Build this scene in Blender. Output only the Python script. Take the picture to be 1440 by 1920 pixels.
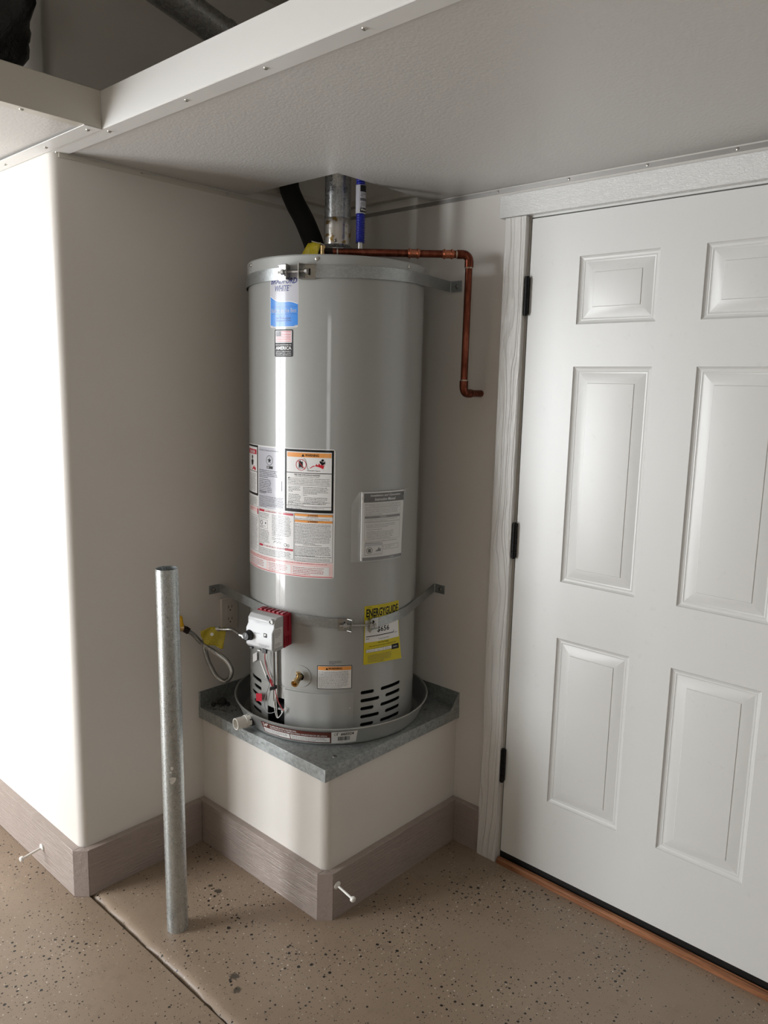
import bpy, bmesh, math, random
from mathutils import Vector, Matrix
sc = bpy.context.scene
for o in list(bpy.data.objects): bpy.data.objects.remove(o)
# ------------------------------------------------------------------ camera
CAM = Vector((2.1356, -2.0643, 1.5735)); YAW, PIT, ROL, FPX = 0.7391, -0.161, 0.023, 1452.5
Fw = Vector((-math.sin(YAW)*math.cos(PIT), math.cos(YAW)*math.cos(PIT), math.sin(PIT)))
R0 = Fw.cross(Vector((0, 0, 1))).normalized(); U0 = R0.cross(Fw)
Rr = R0*math.cos(ROL)+U0*math.sin(ROL); Uu = -R0*math.sin(ROL)+U0*math.cos(ROL)
cd = bpy.data.cameras.new('camera'); cam = bpy.data.objects.new('camera', cd); sc.collection.objects.link(cam)
M = Matrix((Rr, Uu, -Fw)).transposed().to_4x4(); M.translation = CAM; cam.matrix_world = M
cd.sensor_fit = 'HORIZONTAL'; cd.sensor_width = 36; cd.lens = FPX/1440*36; cd.clip_start = .05
sc.camera = cam
# ------------------------------------------------------------------ world, lights, exposure
w = bpy.data.worlds.new('world'); sc.world = w; w.use_nodes = True
w.node_tree.nodes['Background'].inputs[0].default_value = (.80, .88, 1, 1)
w.node_tree.nodes['Background'].inputs[1].default_value = 1.0
def area(name, loc, rot, sx, sy, power, col):
    l = bpy.data.lights.new(name, 'AREA'); l.shape = 'RECTANGLE'; l.size = sx; l.size_y = sy
    l.energy = power; l.color = col
    o = bpy.data.objects.new(name, l); o.location = loc; o.rotation_euler = rot; sc.collection.objects.link(o); return o
# daylight through the open garage door behind the camera's left shoulder (opening x -2.42..-0.86, z 0..2.33)
GX0, GX1, GY, GZ = -2.42, -0.86, -3.75, 2.33
area('garage_door_daylight', ((GX0+GX1)/2, GY-.14, GZ/2), (math.radians(90), 0, 0), GX1-GX0, GZ, 178, (.95, .975, 1))
# daylight through the window behind the camera
area('window_daylight', (3.0, GY-.06, 1.55), (math.radians(90), 0, 0), .48, 1.18, 4, (1, .97, .95))
sc.view_settings.view_transform = 'Standard'; sc.view_settings.look = 'None'
sc.view_settings.gamma = 1; sc.view_settings.use_curve_mapping = False
sc.view_settings.exposure = 0.24
# ------------------------------------------------------------------ material helpers
def lin(h):
    r = []
    for i in (0, 2, 4):
        c = int(h[i:i+2], 16)/255; r.append(c/12.92 if c <= .04045 else ((c+.055)/1.055)**2.4)
    return (*r, 1)
class NT:
    def __init__(s, name, col='cccccc', rough=.5, metal=0, **kw):
        s.m = bpy.data.materials.new(name); s.m.use_nodes = True; s.t = s.m.node_tree
        s.b = s.t.nodes['Principled BSDF']
        s.b.inputs['Base Color'].default_value = lin(col) if isinstance(col, str) else col
        s.b.inputs['Roughness'].default_value = rough; s.b.inputs['Metallic'].default_value = metal
        for k, v in kw.items(): s.b.inputs[k.replace('_', ' ')].default_value = v
    def n(s, typ, **kw):
        x = s.t.nodes.new(typ)
        for k, v in kw.items():
            if k in x.inputs.keys(): x.inputs[k].default_value = v
            else: setattr(x, k, v)
        return x
    def l(s, a, b): s.t.links.new(a, b)
    def coord(s, scale=(1, 1, 1), loc=(0, 0, 0), geo=False):
        c = s.n('ShaderNodeNewGeometry').outputs['Position'] if geo else s.n('ShaderNodeTexCoord').outputs['Object']
        m = s.n('ShaderNodeMapping'); m.inputs['Scale'].default_value = scale; m.inputs['Location'].default_value = loc
        s.l(c, m.inputs[0]); return m.outputs[0]
    def noise(s, vec, scale, detail=3, rough=.5, dist=0):
        x = s.n('ShaderNodeTexNoise'); x.inputs['Scale'].default_value = scale; x.inputs['Detail'].default_value = detail
        x.inputs['Roughness'].default_value = rough; x.inputs['Distortion'].default_value = dist; s.l(vec, x.inputs['Vector']); return x.outputs[0]
    def ramp(s, fac, stops):
        r = s.n('ShaderNodeValToRGB'); e = r.color_ramp.elements
        while len(e) < len(stops): e.new(.5)
        for i, (p, c) in enumerate(stops):
            e[i].position = p; e[i].color = lin(c) if isinstance(c, str) else (c, c, c, 1)
        s.l(fac, r.inputs[0]); return r.outputs[0]
    def mix(s, fac, a, b, blend='MIX'):
        x = s.n('ShaderNodeMix', data_type='RGBA', blend_type=blend)
        for i, v in ((0, fac), (6, a), (7, b)):
            if hasattr(v, 'is_linked'): s.l(v, x.inputs[i])
            else: x.inputs[i].default_value = lin(v) if isinstance(v, str) else v
        return x.outputs[2]
    def math(s, op, a, b=0, c=None):
        x = s.n('ShaderNodeMath', operation=op)
        for i, v in enumerate((a, b) if c is None else (a, b, c)):
            if hasattr(v, 'is_linked'): s.l(v, x.inputs[i])
            else: x.inputs[i].default_value = v
        return x.outputs[0]
    def bump(s, h, strength=.3, dist=.002):
        b = s.n('ShaderNodeBump'); b.inputs['Strength'].default_value = strength; b.inputs['Distance'].default_value = dist
        s.l(h, b.inputs['Height']); s.l(b.outputs[0], s.b.inputs['Normal'])
    def col(s, x): s.l(x, s.b.inputs['Base Color'])
    def rgh(s, x): s.l(x, s.b.inputs['Roughness'])
MAT = {}
def plain(name, col, rough=.5, metal=0, **kw):
    MAT[name] = NT(name, col, rough, metal, **kw).m; return MAT[name]
# wall paint
n = NT('wall_paint', 'dedad4', .38); v = n.coord(geo=True)
n.col(n.mix(n.ramp(n.noise(v, 1.7, 4), [(.35, 0.), (.75, 1.)]), 'dfdbd5', 'd9d4cc'))
n.bump(n.math('ADD', n.noise(v, 3.5, 2), n.math('MULTIPLY', n.noise(v, 160, 2), .03)), .25, .006); MAT['wall'] = n.m
n = NT('ceiling_paint', 'e4dfd6', .6); v = n.coord(geo=True); n.bump(n.noise(v, 120, 3), .2, .002); MAT['ceiling'] = n.m
# floor epoxy with chips
n = NT('speckled_epoxy', '8f7b6b', .42); v = n.coord(geo=True)
base = n.mix(n.ramp(n.noise(v, 2.6, 5, .6), [(.3, 0.), (.75, 1.)]), '9a8875', '8c7a68')
base = n.mix(n.ramp(n.noise(v, 14, 5, .7), [(.57, 0.), (.75, .5)]), base, '74655a')
vd = n.n('ShaderNodeVectorMath', operation='ADD'); nn = n.n('ShaderNodeTexNoise'); nn.inputs['Scale'].default_value = 260; n.l(v, nn.inputs['Vector'])
sc_ = n.n('ShaderNodeVectorMath', operation='SCALE'); sc_.inputs['Scale'].default_value = .004; n.l(nn.outputs['Color'], sc_.inputs[0])
n.l(v, vd.inputs[0]); n.l(sc_.outputs[0], vd.inputs[1])
hts = None
dens = n.ramp(n.noise(v, 3.2, 3, .6), [(.33, .25), (.66, 1.15)])
for scale, col, lo, hi, off in ((52, '15120f', -.035, .235, 0), (84, '2a241f', -.05, .17, 3.3), (70, 'cfc5b8', -.10, .15, 7.7), (110, '5b4f46', -.1, .18, 5.1)):
    vv = n.n('ShaderNodeTexVoronoi', voronoi_dimensions='2D'); vv.inputs['Scale'].default_value = scale
    mp = n.n('ShaderNodeMapping'); mp.inputs['Location'].default_value = (off, off, 0); n.l(vd.outputs[0], mp.inputs[0]); n.l(mp.outputs[0], vv.inputs['Vector'])
    sp = n.n('ShaderNodeSeparateColor'); n.l(vv.outputs['Color'], sp.inputs[0])
    th = n.math('MULTIPLY', n.math('MULTIPLY_ADD', n.math('POWER', sp.outputs[0], 1.8), hi-lo, lo), dens)
    f = n.math('LESS_THAN', vv.outputs['Distance'], th)
    base = n.mix(f, base, col)
# smudges of rubber and grease where the photograph shows them
for (sx, sy, rr) in ((.287, -.767, .022), (.249, -.768, .014), (.612, -.947, .026), (.655, -.972, .022), (-.12, -1.35, .035)):
    d = n.n('ShaderNodeVectorMath', operation='DISTANCE'); n.l(v, d.inputs[0]); d.inputs[1].default_value = (sx, sy, 0)
    q = n.math('SUBTRACT', 1, n.math('DIVIDE', d.outputs['Value'], rr))
    f = n.ramp(n.math('ADD', n.math('MULTIPLY', q, .5), n.math('MULTIPLY', n.noise(v, 120, 3, .7), .8)), [(.60, 0.), (.72, .8)])
    base = n.mix(n.math('MULTIPLY', f, n.math('GREATER_THAN', q, 0)), base, '2c2a24')
n.col(base); n.rgh(n.math('MULTIPLY_ADD', n.noise(v, 9, 3), .25, .28))
n.bump(n.math('ADD', n.noise(v, 22, 3), n.math('MULTIPLY', n.noise(v, 240, 2), .12)), .35, .003); MAT['floor'] = n.m
# taupe embossed board
n = NT('taupe_board', 'a89a93', .28); v = n.coord((8, 8, 170), geo=True)
g = n.noise(v, 1, 4, .6, 1.2)
n.col(n.mix(n.noise(n.coord(geo=True), 12, 3), 'ab9d95', '9b8d85')); n.bump(n.ramp(g, [(.35, 0.), (.65, 1.)]), .6, .0035); MAT['board'] = n.m
n = NT('taupe_board_end', 'a59790', .34); v = n.coord((60, 60, 90), geo=True)
n.bump(n.ramp(n.noise(v, 1, 4, .7, .5), [(.3, 0.), (.7, 1.)]), .4, .003); MAT['board_end'] = n.m
# white embossed casing
n = NT('white_casing_rough', 'ebebe9', .3); v = n.coord((34, 34, 66), geo=True)
vo = n.n('ShaderNodeTexVoronoi', feature='DISTANCE_TO_EDGE'); vo.inputs['Scale'].default_value = 2.4; vo.inputs['Randomness'].default_value = .85; n.l(v, vo.inputs['Vector'])
n.bump(n.math('ADD', n.math('MULTIPLY', n.ramp(vo.outputs['Distance'], [(0, 0.), (.16, 1.)]), .35), n.math('MULTIPLY', n.noise(n.coord((55, 55, 130), geo=True), 1.4, 4, .65, 1.6), 2.2)), .55, .0035); MAT['casing_top'] = n.m
n = NT('white_casing_grain', 'dcdad6', .3); v = n.coord((70, 70, 13), geo=True)
wv = n.n('ShaderNodeTexWave', wave_type='BANDS', bands_direction='X'); wv.inputs['Scale'].default_value = .16; wv.inputs['Distortion'].default_value = 16; wv.inputs['Detail'].default_value = 3; wv.inputs['Detail Scale'].default_value = .6; n.l(v, wv.inputs['Vector'])
n.bump(n.math('ADD', n.ramp(wv.outputs['Fac'], [(.1, 0.), (.4, 1.)]), n.noise(v, 1.2, 3, .6, .5)), .75, .003); MAT['casing_side'] = n.m
n = NT('door_paint', 'd6d6d3', .33); v = n.coord(geo=True); n.bump(n.noise(v, 7, 2), .1, .004)
n.col(n.mix(n.ramp(n.noise(v, 30, 5, .7), [(.62, 0.), (.8, .5)]), 'd8d8d5', 'c6c5c1')); MAT['door'] = n.m
plain('wall_dim', 'd4cfc6', .6); plain('jamb', 'b9b5ad', .4); plain('black', '0c0c0c', .45); plain('hinge_black', '141415', .35, .6)
n = NT('threshold_wood', '8a5a3a', .5); v = n.coord((5, 60, 60), geo=True)
n.col(n.ramp(n.noise(v, 1, 5, .6, 1), [(.25, '4c2c1a'), (.5, '8d5c3c'), (.75, 'b07a55')])); n.bump(n.noise(v, 1, 4), .3, .002); MAT['wood'] = n.m
# soffit powder coat
n = NT('soffit_panel', 'cfcdca', .36); v = n.coord(geo=True); n.bump(n.noise(v, 130, 2, .6, .3), .55, .0016); MAT['soffit'] = n.m
plain('white_trim', 'e6e6e4', .3); plain('ledger_grey', '9b9894', .35, .3); plain('grey_trim', 'c9c4b9', .35)
# galvanised
def galv(name, c1, c2, scale, rough, metal, stretch=(1, 1, 1), bump=.15):
    n = NT(name, c1, rough, metal); v = n.coord(stretch, geo=True)
    vo = n.n('ShaderNodeTexVoronoi'); vo.inputs['Scale'].default_value = scale
    nz = n.n('ShaderNodeTexNoise'); nz.inputs['Scale'].default_value = scale*.7; n.l(v, nz.inputs['Vector'])
    va = n.n('ShaderNodeVectorMath', operation='MULTIPLY_ADD'); n.l(nz.outputs['Color'], va.inputs[0]); va.inputs[1].default_value = (.02, .02, .02); n.l(v, va.inputs[2])
    n.l(va.outputs[0], vo.inputs['Vector'])
    sp = n.n('ShaderNodeSeparateColor'); n.l(vo.outputs['Color'], sp.inputs[0])
    f = n.math('MULTIPLY_ADD', sp.outputs[0], .5, n.math('MULTIPLY', n.noise(v, 9, 5, .7), .6))
    n.col(n.mix(n.ramp(f, [(.2, 0.), (.8, 1.)]), c1, c2)); n.rgh(n.math('MULTIPLY_ADD', sp.outputs[1], .22, rough-.1))
    n.bump(n.math('ADD', n.noise(v, 60, 3), n.math('MULTIPLY', sp.outputs[2], .3)), bump, .002); MAT[name] = n.m
galv('galv_tray', '8b908f', 'adb1b0', 130, .46, .7, bump=.2)
galv('galv_strap', '939797', 'b1b4b4', 320, .40, .9)
galv('galv_post', 'b0b7b8', 'ccd1d2', 380, .33, .85, (1, 1, .6), bump=.05)
galv('galv_vent', 'a0a2a2', 'aeb0b1', 160, .26, .95, bump=.05)
n = NT('vent_foil', 'b3aea4', .3, .9); v = n.coord(geo=True)
n.col(n.mix(n.ramp(n.noise(v, 45, 4, .6), [(.52, 0.), (.58, 1.)]), 'bdbab4', '8f7645')); n.bump(n.noise(v, 70, 3), .5, .003); MAT['vent_foil'] = n.m
n = NT('tank_enamel', '9c9d9a', .42, 0, Coat_Weight=1.0, Coat_Roughness=.07); v = n.coord(geo=True); n.b.inputs['Specular IOR Level'].default_value = .6
n.bump(n.noise(v, 9, 2), .06, .004); MAT['tank'] = n.m
plain('tank_lid', 'a2a3a0', .4); plain('drum', '060606', .8)
n = NT('pan_aluminium', 'd4d6d5', .34, .8); v = n.coord((1, 1, 40), geo=True); n.bump(n.noise(v, 6, 2), .1, .001); MAT['pan'] = n.m
plain('steel', 'b5b5b2', .25, 1); plain('steel_dull', '8b8b88', .38, 1); plain('screw', 'c9c7c0', .3, .9); plain('zinc', 'c6c6c4', .28, .9)
n = NT('copper', 'a5573a', .3, 1); v = n.coord((40, 40, 12), geo=True)
n.col(n.ramp(n.noise(v, 1, 4, .6), [(.3, '4c271c'), (.55, '7e4636'), (.8, '9a6350')])); MAT['copper'] = n.m
plain('copper_bright', 'c07a5e', .25, 1); plain('solder', 'b9b0a4', .35, .9); plain('brass', 'cbb080', .25, 1)
n = NT('foam_black', '060606', .85); MAT['foam'] = n.m
plain('blue_plastic', '12208f', .3); plain('pvc', 'dcd8d0', .35); plain('pvc_dark', '1a1a1a', .5)
n = NT('yellow_film', 'b8a418', .3); v = n.coord(geo=True)
n.col(n.ramp(n.noise(v, 420, 4, .7), [(.35, '8d7e16'), (.5, 'b4a11a'), (.65, 'c8b52a')])); n.bump(n.noise(v, 60, 3), .6, .003); MAT['yellow_film'] = n.m
plain('yellow', 'cdbd12', .45); plain('handle_yellow', 'd9a80f', .4)
plain('white_label', 'e2e1df', .33, Coat_Weight=.35, Coat_Roughness=.09); plain('ink', '0b0b0d', .5, Specular_IOR_Level=.3, Coat_Weight=.12, Coat_Roughness=.08); plain('grey_ink', '5b5b60', .5, Coat_Weight=.35, Coat_Roughness=.09); plain('label_grey', 'b9b9c0', .3, Coat_Weight=.35, Coat_Roughness=.09)
plain('label_blue', '2f86dd', .3, Coat_Weight=.35, Coat_Roughness=.09); plain('navy', '1b2a7a', .35, Coat_Weight=.35, Coat_Roughness=.09); plain('orange', 'e79a4b', .4, Coat_Weight=.35, Coat_Roughness=.09); plain('red', 'c3152b', .35, Coat_Weight=.35, Coat_Roughness=.09); plain('label_red', 'b71833', .4, Coat_Weight=.35, Coat_Roughness=.09)
plain('pink', 'e9c9c6', .4, Coat_Weight=.35, Coat_Roughness=.09); plain('brown', '5c2a20', .35); plain('valve_grey', 'b2b3b3', .35); plain('valve_red', '960f26', .4); plain('valve_black', '121316', .35)
plain('outlet', 'cdc7be', .35); plain('slot_dark', '1c1816', .6); plain('wire_red', 'b01a2a', .4); plain('wire_white', 'd9d8d4', .4); plain('wire_grey', '8d8d8d', .4)
plain('door_stop', 'e6e4de', .35); plain('dirt', '2d2a26', .9); plain('dust', '4c483f', .95); plain('dark_nut', '2b2320', .4, .8)
n = NT('bag_fabric', '0d0d0e', .42); v = n.coord(geo=True); n.bump(n.noise(v, 14, 4, .6, .6), .6, .02); MAT['bag'] = n.m
n = NT('clear_film', 'e8e8e8', .12); n.b.inputs['Alpha'].default_value = .20; n.b.inputs['Specular IOR Level'].default_value = .8
v = n.coord(geo=True); n.bump(n.noise(v, 30, 3, .6, .5), .5, .004); MAT['film'] = n.m
# ------------------------------------------------------------------ mesh helpers
class MB:
    def __init__(s): s.v = []; s.f = []; s.mi = []; s.mats = []
    def m(s, mat):
        if mat not in s.mats: s.mats.append(mat)
        return s.mats.index(mat)
    def add(s, vs, fs, mat):
        o = len(s.v); s.v += [tuple(x) for x in vs]; k = s.m(mat)
        for f in fs: s.f.append(tuple(i+o for i in f)); s.mi.append(k)
    def box(s, x0, x1, y0, y1, z0, z1, mat, T=None):
        vs = [Vector((x, y, z)) for z in (z0, z1) for y in (y0, y1) for x in (x0, x1)]
        if T: vs = [T(p) for p in vs]
        s.add(vs, [(0, 2, 3, 1), (4, 5, 7, 6), (0, 1, 5, 4), (2, 6, 7, 3), (0, 4, 6, 2), (1, 3, 7, 5)], mat); return s
    def grid(s, rows, mat, closed=False, flip=False):
        nr, nc = len(rows), len(rows[0]); fs = []
        for i in range(nr-1):
            for j in range(nc if closed else nc-1):
                q = (i*nc+j, i*nc+(j+1) % nc, (i+1)*nc+(j+1) % nc, (i+1)*nc+j); fs.append(q[::-1] if flip else q)
        s.add([p for r in rows for p in r], fs, mat); return s
    def tube(s, pts, r, mat, n=12, caps=True):
        pts = [Vector(p) for p in pts]; rs = r if isinstance(r, (list, tuple)) else [r]*len(pts); rows = []
        t = (pts[1]-pts[0]).normalized(); up = Vector((0, 0, 1)) if abs(t.z) < .9 else Vector((1, 0, 0))
        a = (up-t*up.dot(t)).normalized()
        for i, p in enumerate(pts):
            t2 = (pts[min(i+1, len(pts)-1)]-pts[max(i-1, 0)])
            t2 = t2.normalized() if t2.length > 1e-9 else t
            if t2.dot(t) < -.5: t2 = -t2
            a = (a-t2*a.dot(t2)).normalized(); b = t2.cross(a); t = t2
            rows.append([p+(a*math.cos(k*2*math.pi/n)+b*math.sin(k*2*math.pi/n))*rs[i] for k in range(n)])
        o = len(s.v); s.grid(rows, mat, True); k = s.m(mat)
        if caps:
            s.f.append(tuple(range(o+n-1, o-1, -1))); s.mi.append(k)
            e = o+n*(len(pts)-1); s.f.append(tuple(range(e, e+n))); s.mi.append(k)
        return s
    def cyl(s, p0, p1, r, mat, n=16): return s.tube([p0, p1], r, mat, n)
    def lathe(s, prof, c, mat, n=96, a0=0, a1=360):
        rows = []; full = abs(a1-a0-360) < 1e-6
        for (r, z) in prof:
            rows.append([(c[0]+r*math.cos(math.radians(a0+(a1-a0)*k/n)), c[1]+r*math.sin(math.radians(a0+(a1-a0)*k/n)), c[2]+z) for k in range(n if full else n+1)])
        return s.grid(rows, mat, full)
    def prism(s, poly, z0, z1, mat, T=None):
        k = len(poly); vs = [Vector((x, y, z0)) for x, y in poly]+[Vector((x, y, z1)) for x, y in poly]
        if T: vs = [T(p) for p in vs]
        s.add(vs, [tuple(range(k-1, -1, -1)), tuple(range(k, 2*k))]+[(i, (i+1) % k, k+(i+1) % k, k+i) for i in range(k)], mat); return s
    def build(s, name, parent=None, sharp=35, bevel=0, smooth=True, recalc=True, seg=2):
        me = bpy.data.meshes.new(name); me.from_pydata(s.v, [], s.f)
        for mt in s.mats: me.materials.append(MAT[mt])
        me.polygons.foreach_set('material_index', s.mi)
        bm = bmesh.new(); bm.from_mesh(me)
        if recalc: bmesh.ops.recalc_face_normals(bm, faces=bm.faces)
        if smooth:
            for f in bm.faces: f.smooth = True
            for e in bm.edges:
                if len(e.link_faces) == 2 and e.calc_face_angle(0) > math.radians(sharp): e.smooth = False
        bm.to_mesh(me); bm.free()
        o = bpy.data.objects.new(name, me); sc.collection.objects.link(o)
        if parent: o.parent = parent; o.matrix_parent_inverse = parent.matrix_world.inverted() if False else Matrix.Translation(-parent.location)
        if bevel:
            b = o.modifiers.new('bevel', 'BEVEL'); b.width = bevel; b.segments = seg; b.limit_method = 'ANGLE'; b.angle_limit = math.radians(40); b.harden_normals = False
        return o
def tag(o, label=None, cat=None, group=None, kind=None):
    for k, v in (('label', label), ('category', cat), ('group', group), ('kind', kind)):
        if v: o[k] = v
    return o
def empty(name, loc, label, cat, group=None):
    o = bpy.data.objects.new(name, None); o.location = loc; o.empty_display_size = .05; sc.collection.objects.link(o)
    return tag(o, label, cat, group)
def smooth_path(pts, k=6):
    P = [Vector(p) for p in pts]; out = []
    for i in range(len(P)-1):
        a, b, c, d = P[max(i-1, 0)], P[i], P[i+1], P[min(i+2, len(P)-1)]
        for j in range(k):
            t = j/k; out.append(.5*((2*b)+(c-a)*t+(2*a-5*b+4*c-d)*t*t+(3*b-a-3*c+d)*t**3))
    return out+[P[-1]]
def resample(P, step):
    out = [P[0]]; acc = 0
    for a, b in zip(P, P[1:]):
        L = (b-a).length
        while acc+L >= step*len(out): out.append(a.lerp(b, (step*len(out)-acc)/L))
        acc += L
    return out
def screw_head(name, p, nrm, r, parent, mat='screw', h=.6):
    nrm = Vector(nrm).normalized(); p = Vector(p); m = MB()
    m.tube([p, p+nrm*r*h*.5, p+nrm*r*h], [r, r*.9, r*.45], mat, 12); m.tube([p+nrm*r*h*.9, p+nrm*r*h*1.03], r*.2, 'slot_dark', 6)
    return m.build(name, parent)
# ------------------------------------------------------------------ numbers from the camera solve
A, B, T, HB, L = .6176, .6191, .0234, .1503, 1.0644      # pedestal, baseboard, depth of the alcove
XD, ZB, ZT, YD = .8316, .040, 2.070, -.012               # door slab
HC, X2, ZF, PX, PY = 2.175, .2775, 2.2564, .4357, .4295  # overhead shelf
AO, BO, ZS, FL, ZU = .6275, .6345, .4825, .0383, .535
HX, HY, HR = .3104, -.307, .2766
CEIL = 2.784; RB = .03
# ------------------------------------------------------------------ structure
def struct(o, kind='structure'): o['kind'] = kind; return o
# floor: lower slab in front, alcove slab a centimetre higher with a rounded lip
random.seed(4)
m = MB(); ys = -1.046; xs = [-.3+4.4*i/220 for i in range(221)]
rows = []
off = [0.0]*len(xs)
for i in range(1, len(xs)): off[i] = off[i-1]*.75+random.uniform(-.0035, .0035)
prof = [(6, -.25), (6, 0), (.06, 0), (.022, -.0005), (.010, -.004), (.003, -.010), (0, -.020), (0, -.25)]
for (py, pz) in prof: rows.append([(x, (ys+py+(off[i]*(1 if 0 < py < .03 else .3) if py < 1 else 0)) if py < 5 else .3, pz) for i, x in enumerate(xs)])
m.grid(rows, 'floor'); struct(m.build('floor', recalc=True))
m = MB(); m.box(-5.2, 4.1, -6.2, ys-.006, -.25, -.0045, 'floor'); m.box(-5.2, -.3, ys-.006, .3, -.25, -.0045, 'floor'); m.box(-.3, 4.1, ys-.02, ys+.01, -.25, -.018, 'dirt')
struct(m.build('floor.001', bevel=.003))
# left wall block with the rounded corner
arc = [(-RB+RB*math.cos(a), -L+RB+RB*math.sin(a)) for a in [math.radians(-90*i/10) for i in range(11)]]
m = MB(); m.prism([(0, .15)]+arc+[(-5.1, -L), (-5.1, .15)][0:2], -.02, CEIL, 'wall'); struct(m.build('wall_left', sharp=20))
# back wall with the door opening
FX0, FX1 = XD-.022, 1.775
m = MB(); m.box(-.02, FX0, 0, .15, -.02, CEIL, 'wall'); m.box(FX1, 3.6, 0, .15, -.02, CEIL, 'wall'); m.box(FX0, FX1, 0, .15, ZT+.022, CEIL, 'wall'); struct(m.build('wall_back'))
m = MB(); m.box(3.5, 3.65, -3.9, .15, -.02, CEIL, 'wall_dim'); struct(m.build('wall_right'))
m = MB(); m.box(-5.1, GX0, GY-.15, GY, -.02, CEIL, 'wall'); m.box(GX0, GX1, GY-.15, GY, GZ, CEIL, 'wall')
m.box(GX1, 2.75, GY-.15, GY, -.02, CEIL, 'wall'); m.box(3.25, 3.65, GY-.15, GY, -.02, CEIL, 'wall'); m.box(2.75, 3.25, GY-.15, GY, -.02, .95, 'wall'); m.box(2.75, 3.25, GY-.15, GY, 2.15, CEIL, 'wall'); m.mats[0] = 'wall_dim'; struct(m.build('wall_front'))
m = MB(); m.box(-5.25, -5.1, -3.9, .15, -.02, CEIL, 'wall'); struct(m.build('wall_far_left'))
m = MB(); m.box(-5.2, 3.65, -3.9, .3, CEIL, CEIL+.1, 'ceiling'); struct(m.build('ceiling'))
# pedestal with rounded front corner
arc = [(A-RB+RB*math.cos(a), -B+RB+RB*math.sin(a)) for a in [math.radians(-90+90*i/10) for i in range(11)]]
m = MB(); m.prism([(-.01, .01), (-.01, -B)]+arc+[(A, .01)], -.02, ZS-.003, 'wall')
ped = struct(m.build('wall_pedestal', sharp=20)); tag(ped, 'white painted corner pedestal carrying the water heater')
# baseboards
def board(name, poly, mat='board'):
    m = MB(); m.prism(poly, -.004, HB, mat); return struct(m.build(name, bevel=.0018))
C = .033
board('baseboard_far_left', [(-5.1, -L-T), (T-C, -L-T), (T-C, -L+.001), (-5.1, -L+.001)])
board('baseboard_left_corner', [(T-C+.0006, -L-T), (T-.0004, -L-T+C-.001), (T-.0004, -L-T+C), (-.004, -L-T+C), (-.02, -L-.001), (T-C+.0006, -L+.001)], 'board_end')
board('baseboard_left', [(T, -L-T+C+.0008), (T, -B-T-.0008), (-.001, -B-T-.0008), (-.001, -L-T+C+.0008)])
board('baseboard_pedestal_front', [(0, -B-T), (A+T-C, -B-T), (A+T-C, -B+.001), (0, -B+.001)])
board('baseboard_pedestal_corner', [(A+T-C+.0006, -B-T), (A+T-.0004, -B-T+C-.001), (A+T-.0004, -B-T+C), (A-.004, -B-T+C), (A-.02, -B-.001), (A+T-C+.0006, -B+.001)], 'board_end')
board('baseboard_pedestal_side', [(A+T, -B-T+C+.0008), (A+T, 0), (A-.001, 0), (A-.001, -B-T+C+.0008)])
board('baseboard_back', [(A+T+.0006, -T), (.7465, -T), (.7465, .001), (A+T+.0006, .001)])
# door casing, jamb, door
m = MB(); m.box(.747, FX0+.012, -.030, 0, -.002, 2.079, 'casing_side'); struct(m.build('trim_1', bevel=.002)); 
m = MB(); m.box(.728, 1.92, -.034, 0, 2.080, 2.144, 'casing_top'); struct(m.build('trim_2', bevel=.002))
m = MB(); m.box(1.763, 1.845, -.030, 0, -.002, 2.079, 'casing_side'); struct(m.build('trim_3', bevel=.002))
m = MB(); m.box(FX0-.001, XD-.004, -.012, .149, 0, ZT+.021, 'jamb'); m.box(XD-.004, XD+.010, .036, .149, 0, ZT, 'jamb')
m.box(XD-.004, FX1, -.010, .149, ZT+.004, ZT+.021, 'door'); m.box(XD+.92, FX1+.001, -.012, .149, 0, ZT+.021, 'jamb'); m.box(XD-.01, FX1, .09, .149, -.01, ZT+.01, 'black'); 
struct(m.build('trim_4', bevel=.001))
door = bpy.data.objects.new('door_1', None); door.location = (XD, 0, 0); sc.collection.objects.link(door); door['kind'] = 'structure'
XR = XD+.914
cols = [(.994, 1.230), (1.350, 1.588)]; rws = [(.281, .824), (1.0, 1.642), (1.761, 1.950)]
m = MB(); y1 = .032
xe = [XD, cols[0][0], cols[0][1], cols[1][0], cols[1][1], XR]; ze = [ZB, rws[0][0], rws[0][1], rws[1][0], rws[1][1], rws[2][0], rws[2][1], ZT]
for i in range(5):
    for j in range(7):
        if i in (1, 3) and j in (1, 3, 5): continue
        m.add([(xe[i], YD, ze[j]), (xe[i+1], YD, ze[j]), (xe[i+1], YD, ze[j+1]), (xe[i], YD, ze[j+1])], [(0, 1, 2, 3)], 'door')
m.add([(XD, YD, ZB), (XD, y1, ZB), (XR, y1, ZB), (XR, YD, ZB), (XD, YD, ZT), (XD, y1, ZT), (XR, y1, ZT), (XR, YD, ZT)],
      [(0, 1, 5, 4), (1, 2, 6, 5), (2, 3, 7, 6), (4, 5, 6, 7), (0, 3, 2, 1)], 'door')
m.build('door_slab', door, recalc=False)
def panel(x0, x1, z0, z1):
    m = MB(); pr = [(0, 0), (.002, -.0035), (.006, -.0065), (.011, -.008), (.0135, -.0075), (.015, -.0085), (.018, -.009), (.044, -.0030), (.0465, -.0028), (.048, -.0008), (.05, -.0005)]
    rows = []
    for d, h in pr: rows.append([(x0+d, YD-h, z0+d), (x1-d, YD-h, z0+d), (x1-d, YD-h, z1-d), (x0+d, YD-h, z1-d)])
    m.grid(rows, 'door', True); k = len(m.v); m.f.append((k-4, k-3, k-2, k-1)); m.mi.append(0)
    return m.build('door_panel', door, sharp=14, recalc=False)
for x0, x1 in cols:
    for z0, z1 in rws: panel(x0, x1, z0, z1)
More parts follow.
